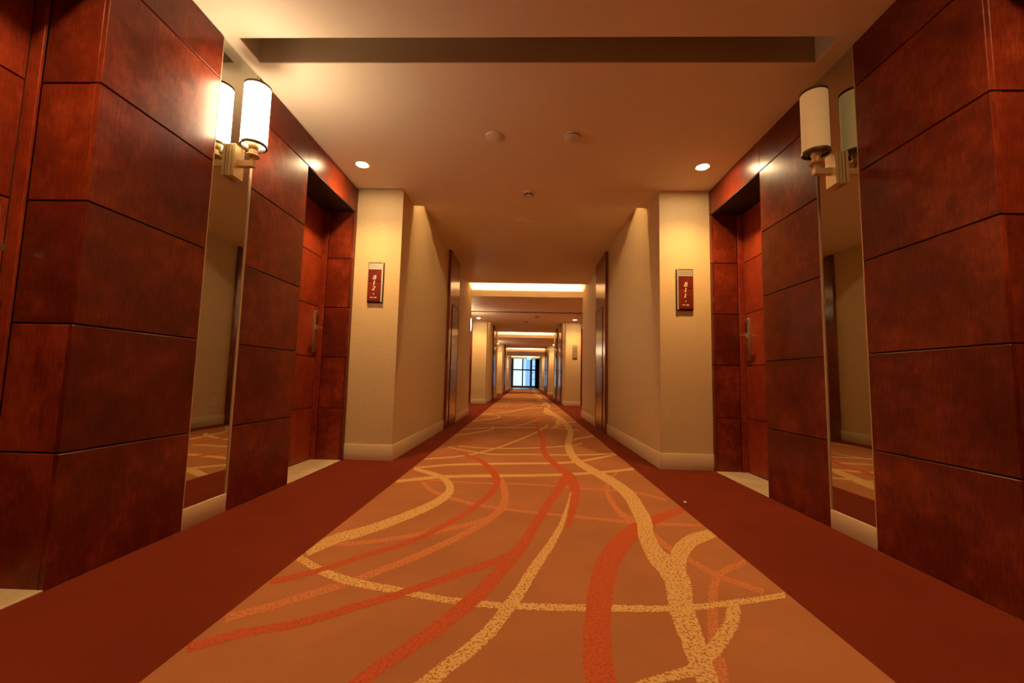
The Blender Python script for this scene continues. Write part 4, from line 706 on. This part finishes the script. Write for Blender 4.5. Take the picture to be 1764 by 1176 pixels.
# ================================================================== ceiling devices
def disc_dev(x, y, z, r_, kind, name, label, cat, group=None):
    m_ = MB()
    if kind == 'flat':
        m_.lathe((x, y, z), [(0, -.016), (r_ * .86, -.016), (r_ * .97, -.010), (r_, .0), (0, .0)], WHITEP, 'z', 40)
    elif kind == 'ring':
        m_.lathe((x, y, z), [(0, -.030), (r_ * .8, -.030), (r_ * .92, -.024), (r_ * .94, -.018), (r_ * .7, -.016), (r_ * .7, -.010), (r_, -.010), (r_, 0), (0, 0)], WHITEP, 'z', 40)
        m_.lathe((x, y, z - .0165), [(r_ * .71, 0), (r_ * .93, 0), (r_ * .93, .004), (r_ * .71, .004)], BLACK, 'z', 40)
    elif kind == 'speaker':
        m_.lathe((x, y, z), [(0, -.014), (r_ * .8, -.014), (r_ * .84, -.010), (r_ * .88, -.018), (r_ * .97, -.014), (r_, 0), (0, 0)], WHITEP, 'z', 48)
    elif kind == 'small':
        m_.lathe((x, y, z), [(0, -.012), (r_ * .9, -.012), (r_, -.004), (r_, 0), (0, 0)], WHITEP, 'z', 28)
    elif kind == 'smoke':
        m_.lathe((x, y, z), [(0, -.052), (r_ * .45, -.052), (r_ * .62, -.046), (r_ * .66, -.034), (r_ * .9, -.030), (r_, -.012), (r_, 0), (0, 0)], WHITEP, 'z', 40)
    o = m_.build(name, None, (x, y, z))
    if kind == 'smoke':
        for i in range(10):
            c_ = MB()
            a = i * math.pi / 5
            px, py = x + r_ * .655 * math.cos(a), y + r_ * .655 * math.sin(a)
            c_.box(px - .007, px + .007, py - .007, py + .007, z - .048, z - .034, GROOVE)
            c_.build('vent_slot', o)
    tag(o, label, cat, group)
    return o
for k, c in enumerate(ALC[:3]):
    w1 = '' if k == 0 else ', in the %s alcove' % ordn[k]
    if k == 0:
        disc_dev(-.348, c + .99, ZA, .085, 'flat', 'ceiling_cover', 'flat round cover in the ceiling, left of the two side by side', 'ceiling cover')
        disc_dev(.41, c + .99, ZA, .085, 'ring', 'ceiling_sensor', 'round ceiling sensor with a dark gap, right of the two side by side', 'sensor')
    else:
        disc_dev(.41, c + .99, ZA, .085, 'ring', 'ceiling_sensor', 'faint round ceiling sensor right of centre' + w1, 'sensor')
    disc_dev(0.0, c + 2.22, ZA, .072, 'smoke', 'smoke_detector', 'small domed smoke detector on the ceiling' + (' just before the step up to the corridor ceiling' if k == 0 else w1), 'smoke detector', 'smoke detectors')
    disc_dev(-.064, c + 3.81, ZN, .135, 'speaker', 'ceiling_speaker', 'round white speaker grille in the raised ceiling of the %s narrow passage' % ordn[k], 'speaker', 'ceiling speakers')
    disc_dev(-.337, c + 5.47, ZN, .06, 'small', 'sprinkler_cover', 'small ceiling disc of the %s narrow passage, left one of a pair' % ordn[k], 'sprinkler', 'small discs of the narrow ceilings')
    disc_dev(.42, c + 5.47, ZN, .06, 'small', 'sprinkler_cover', 'small ceiling disc of the %s narrow passage, right one of a pair' % ordn[k], 'sprinkler', 'small discs of the narrow ceilings')

# ================================================================== room number plates
def stroke(m_, pts, mat_, depth, yb, wfun=None):
    """pts: list of (x,z,width) forming a ribbon lying in the plate (x right, z up), facing -y"""
    n = len(pts); L = []; R_ = []
    for i, (x, z, w_) in enumerate(pts):
        a = pts[max(i - 1, 0)]; b = pts[min(i + 1, n - 1)]
        tx, tz = b[0] - a[0], b[1] - a[1]; l = math.hypot(tx, tz) or 1
        nx, nz = -tz / l, tx / l
        L.append((x + nx * w_ / 2, z + nz * w_ / 2)); R_.append((x - nx * w_ / 2, z - nz * w_ / 2))
    for i in range(n - 1):
        q = [L[i], R_[i], R_[i + 1], L[i + 1]]
        m_.poly([(x, yb - depth, z) for x, z in q], mat_)
        m_.poly([(L[i][0], yb - depth, L[i][1]), (L[i + 1][0], yb - depth, L[i + 1][1]), (L[i + 1][0], yb, L[i + 1][1]), (L[i][0], yb, L[i][1])], mat_)
        m_.poly([(R_[i][0], yb - depth, R_[i][1]), (R_[i][0], yb, R_[i][1]), (R_[i + 1][0], yb, R_[i + 1][1]), (R_[i + 1][0], yb - depth, R_[i + 1][1])], mat_)

def digit(m_, ch, cx, cz, h, yb):
    """slanted serif figure, height h"""
    sl = .22
    def P(u, v, w_): return (cx + (u + sl * v) * h, cz + v * h, w_ * h)
    d = .003
    if ch == '1':
        stroke(m_, [P(0, -.46, .19), P(0, 0, .19), P(.01, .47, .17)], SIGNT, d, yb)
        stroke(m_, [P(-.24, -.46, .07), P(.24, -.46, .07)], SIGNT, d, yb)
        stroke(m_, [P(-.22, .36, .05), P(-.1, .42, .08), P(.02, .46, .09)], SIGNT, d, yb)
    elif ch == '8':
        for (cz_, ru, rv) in ((.235, .22, .215), (-.23, .28, .24)):
            pts = []
            for i in range(25):
                a = 2 * math.pi * i / 24
                u, v = ru * math.cos(a), cz_ + rv * math.sin(a)
                pts.append(P(u, v, .10 + .10 * abs(math.cos(a)) ** 2))
            stroke(m_, pts, SIGNT, d, yb)
    elif ch == '2':
        pts = []
        for i in range(15):
            a = math.pi * .92 - i / 14 * math.pi * 1.22
            pts.append(P(.25 * math.cos(a), .22 + .24 * math.sin(a), .10 + .11 * max(0, math.cos(a))))
        pts += [P(.02, -.16, .15), P(-.2, -.36, .10), P(-.3, -.44, .07)]
        stroke(m_, pts, SIGNT, d, yb)
        stroke(m_, [P(-.32, -.43, .12), P(0, -.43, .17), P(.26, -.42, .13), P(.30, -.30, .04)], SIGNT, d, yb)

def sign(x0, x1, z0, z1, yw, number, side, label, silver_side):
    face = SIGNW if number else STEEL
    r = empty('room_number_plate', ((x0 + x1) / 2, yw, z0), label, 'room number sign')
    T = .035
    m_ = MB()
    m_.box(x0 - .005, x1 + .004, yw - T * .75, yw - .001, z0 - .004, z1 + .005, DARKW, bev=.001)
    sx = x1 - .018 if silver_side > 0 else x0
    m_.box(sx, sx + .018, yw - T, yw - .001, z0, z1, SILVER, bev=.001)
    m_.build('plate_frame', r)
    xa, xb = (x0 + .004, sx - .002) if silver_side > 0 else (sx + .02, x1 - .004)
    m_ = MB(); m_.box(xa, xb, yw - T * .95, yw - T * .4, z1 - .085, z1 - .008, SILVER, bev=.001)
    for q in range(2): m_.box(xa + .01, xb - .01, yw - T * .97, yw - T * .9, z1 - .058 + q * .024, z1 - .055 + q * .024, GROOVE)
    m_.build('metal_header', r)
    zm = z0 + (z1 - z0) * .52
    m_ = MB()
    m_.box(xa, xb, yw - T, yw - T * .4, z0 + .012, zm - .003, face, bev=.001)
    m_.box(xa, xb, yw - T, yw - T * .4, zm + .003, z1 - .09, face, bev=.001)
    m_.box(xa + .002, xb - .002, yw - T * .8, yw - T * .4, z0 + .01, z1 - .088, GROOVE)
    m_.build('wood_inset' if number else 'plate_face', r)
    cx = (xa + xb) / 2 - .004
    if number:
        m_ = MB()
        H = z1 - z0
        for i, ch in enumerate(number):
            digit(m_, ch, cx + .004 * (1 - i), z0 + H * (.625 - .137 * i), .052, yw - T)
        n_ = m_.build('room_number', r); tag(n_, 'pale raised figures %s' % number)
        m_ = MB()
        zz = z0 + H * .205
        m_.lathe((cx, yw - T, zz), [(0, .003), (.007, .003), (.007, 0), (0, 0)], SIGNT, 'y', 14, flip=-1)
        m_.build('small_emblem', r); m_ = MB()
        x = cx - .040
        for i, w_ in enumerate((.007, .009, .007, .0, .010, .008, .008)):
            if w_:
                hh = .0065 if i % 2 == 0 else .0055
                m_.box(x, x + w_, yw - T - .002, yw - T, z0 + H * .115 - hh, z0 + H * .115 + hh, SIGNT)
            x += max(w_, .007) + .0035
        m_.build('small_lettering', r)
    return r
yl = C0 + LEFT.a1; yr = C0 + RIGHT.a1
sign(-1.958, -1.775, 1.905, 2.397, yl, '812', 'left', 'red-brown room number plate reading 812 on the left beige wall', 1)
sign(1.795, 1.985, 1.87, 2.358, yr, '811', 'right', 'red-brown room number plate reading 811 on the right beige wall', -1)
sign(1.87, 2.05, 1.89, 2.40, C0 + PER + RIGHT.a1, None, 'right', 'distant grey room plate on the right beige pillar past the first lit cove', -1)

# ================================================================== tall service cabinets in the narrow passages
def service(sd, y0, y1, label, detail):
    s = sd.s; n_ = sd.n
    r = empty('service_cupboard', (n_, (y0 + y1) / 2, 0), label, 'cupboard', 'tall glossy wood service cupboards')
    P = .055
    m_ = MB()
    m_.box(n_ - s * .0005, n_ - s * P, y0, y1, .0, ZN - .012, WOODG, bev=.0015)
    m_.build('cupboard_front', r)
    d0, d1 = y0 + .28, y1 - .06
    m_ = MB()
    m_.box(n_ - s * (P + .001), n_ - s * (P + .006), d0, d1, .10, 2.50, WOODG, bev=.0015)
    dd = m_.build('cupboard_door', r)
    m_ = MB()
    t = .012; X0, X1 = n_ - s * (P + .0005), n_ - s * (P + .010)
    m_.box(X0, X1, d0 - t, d0, .09, 2.512, GROOVE); m_.box(X0, X1, d1, d1 + t, .09, 2.512, GROOVE)
    m_.box(X0, X1, d0 - t, d1 + t, 2.50, 2.512, GROOVE)
    m_.build('door_trim', r)
    m_ = MB(); m_.box(n_ - s * (P + .006), n_ - s * (P + .012), d0 + .04, d0 + .065, 1.18, 1.27, STEEL, bev=.001)
    m_.build('flush_pull', dd)
lab_ = {('left', 1): ['first tall glossy wood cupboard on the left passage wall'], ('right', 1): ['first tall glossy wood cupboard on the right passage wall'],
        ('left', 2): ['distant glossy cupboard on the left, in the passage past the second lit cove'],
        ('right', 2): ['distant glossy cupboard on the right past the second pillar, nearer of two', 'distant glossy cupboard on the right past the second pillar, farther of two'],
        ('left', 3): ['farthest glossy cupboard on the left'], ('right', 3): ['far glossy cupboard on the right, nearer of the last two', 'far glossy cupboard on the right, last one before the window']}
for sd in (LEFT, RIGHT):
    for i, g_ in SERV[sd.name].items():
        for j, (a, b) in enumerate(g_): service(sd, a, b, lab_[(sd.name, i)][j], True)

# ================================================================== small wall things
def outlet(sd, y, z, label, m1=WHITEP):
    s = sd.s; n_ = sd.n
    r = empty('wall_socket', (n_, y, z), label, 'socket', 'wall sockets low on the passage walls')
    m_ = MB(); m_.box(n_, n_ - s * .010, y - .055, y + .055, z - .055, z + .055, m1, bev=.002); m_.build('face_plate', r)
    m_ = MB()
    for dy in (-.02, .02): m_.box(n_ - s * .009, n_ - s * .0115, y + dy - .004, y + dy + .004, z - .012, z + .012, BLACK)
    m_.box(n_ - s * .009, n_ - s * .0115, y - .004, y + .004, z + .018, z + .032, BLACK)
    m_.build('socket_hole', r)
outlet(RIGHT, 8.02, .45, 'small wall socket low on the right wall before the first cupboard', WHITEP)
outlet(RIGHT, 18.1, .45, 'pale wall socket on the right wall past the second pillar')
outlet(LEFT, 19.9, .45, 'pale wall socket on the left wall past the second pillar')
m_ = MB(); m_.box(RIGHT.n, RIGHT.n - .03, 18.02, 18.14, 1.93, 2.07, REDP, bev=.003)
r = m_.build('fire_alarm_point', None, (RIGHT.n, 18.08, 1.93)); tag(r, 'small red fire alarm call point on the distant right wall', 'fire alarm')
m_ = MB(); m_.box(RIGHT.n - .031, RIGHT.n - .034, 18.05, 18.11, 1.965, 2.035, WHITEP); m_.build('press_panel', r)

# crumpled scrap of paper on the dark carpet border
b = bmesh.new(); bmesh.ops.create_icosphere(b, subdivisions=2, radius=.5)
for v in b.verts:
    k_ = 1 + random.uniform(-.35, .35)
    v.co = Vector((1.363 + v.co.x * .022 * k_, 3.73 + v.co.y * .03 * k_, .008 + v.co.z * .013 * k_)) * S
m_ = MB(); m_.merge(b, SIGNT)
tag(m_.build('paper_scrap', None, (1.363, 3.73, 0)), 'tiny pale scrap of litter on the maroon carpet border, right side', 'litter')

# ================================================================== exit sign and end window
r = empty('exit_sign', (.40, 47.2, 3.34), 'small glowing green exit sign hanging before the end window', 'exit sign')
m_ = MB(); m_.box(.16, .64, 47.17, 47.23, 3.20, 3.42, EXITG, bev=.003); m_.build('sign_panel', r)
m_ = MB()
for x in (.24, .56): m_.box(x - .006, x + .006, 47.194, 47.206, 3.42, ZN, STEEL)
m_.build('hanging_rod', r)

YW = YE
mb = MB()
mb.box(LEFT.d - .13, -1.52, YW, YW + .15, 0, ZT, WALLP)
mb.box(1.78, RIGHT.d + .13, YW, YW + .15, 0, ZT, WALLP)
mb.box(-1.52, 1.78, YW, YW + .15, 3.60, ZT, WALLP)
mb.box(-1.52, 1.78, YW - .05, YW + .15, 0, .17, STONE)
tag(mb.build('wall_front'), kind='structure')
wr_ = empty('window_1', (-.1, YW, .17), 'tall dark framed window at the far end of the corridor', kind='structure')
m_ = MB()
for a, b_ in ((-1.52, -1.42), (-.38, -.22), (.60, .84), (1.20, 1.30)):
    m_.box(a, b_, YW, YW + .12, .17, 3.60, DARKM)
for a, b_ in ((.17, .25), (2.09, 2.25), (3.52, 3.60)):
    m_.box(-1.52, 1.3, YW + .01, YW + .11, a, b_, DARKM)
m_.box(-.14, -.08, YW + .02, YW + .10, 2.2, 3.6, DARKM)
m_.build('window_frame', wr_)
m_ = MB(); m_.box(-1.5, 1.3, YW + .05, YW + .06, .2, 3.58, GLASS); m_.build('window_pane', wr_)
m_ = MB(); 
for i in range(8):
    xa = 1.24 + i * .066
    m_.box(xa, xa + .07, YW - .10 - (.02 if i % 2 else 0), YW - .03, .02, 3.60, DARKW, bev=.004)
tag(m_.build('curtain', None, (1.5, YW - .06, 0)), 'dark folded curtain at the right of the end window', 'curtain')
r = empty('building', (.6, 66, -6), 'blue-grey building seen through the end window', 'building')
m_ = MB(); m_.box(.05, .95, 64, 70, -6, 12, BUILD); m_.box(.95, 4.5, 66, 70, -6, 12, PALEB); m_.build('facade', r)
m_ = MB()
for z in range(-5, 12): m_.box(.95, 4.5, 65.97, 66.01, z, z + .12, BUILD)
m_.build('floor_band', r)
m_ = MB(); m_.box(-40, 40, YE + .5, 140, -6.1, -6, PALEB)
tag(m_.build('ground_outside'), kind='structure')
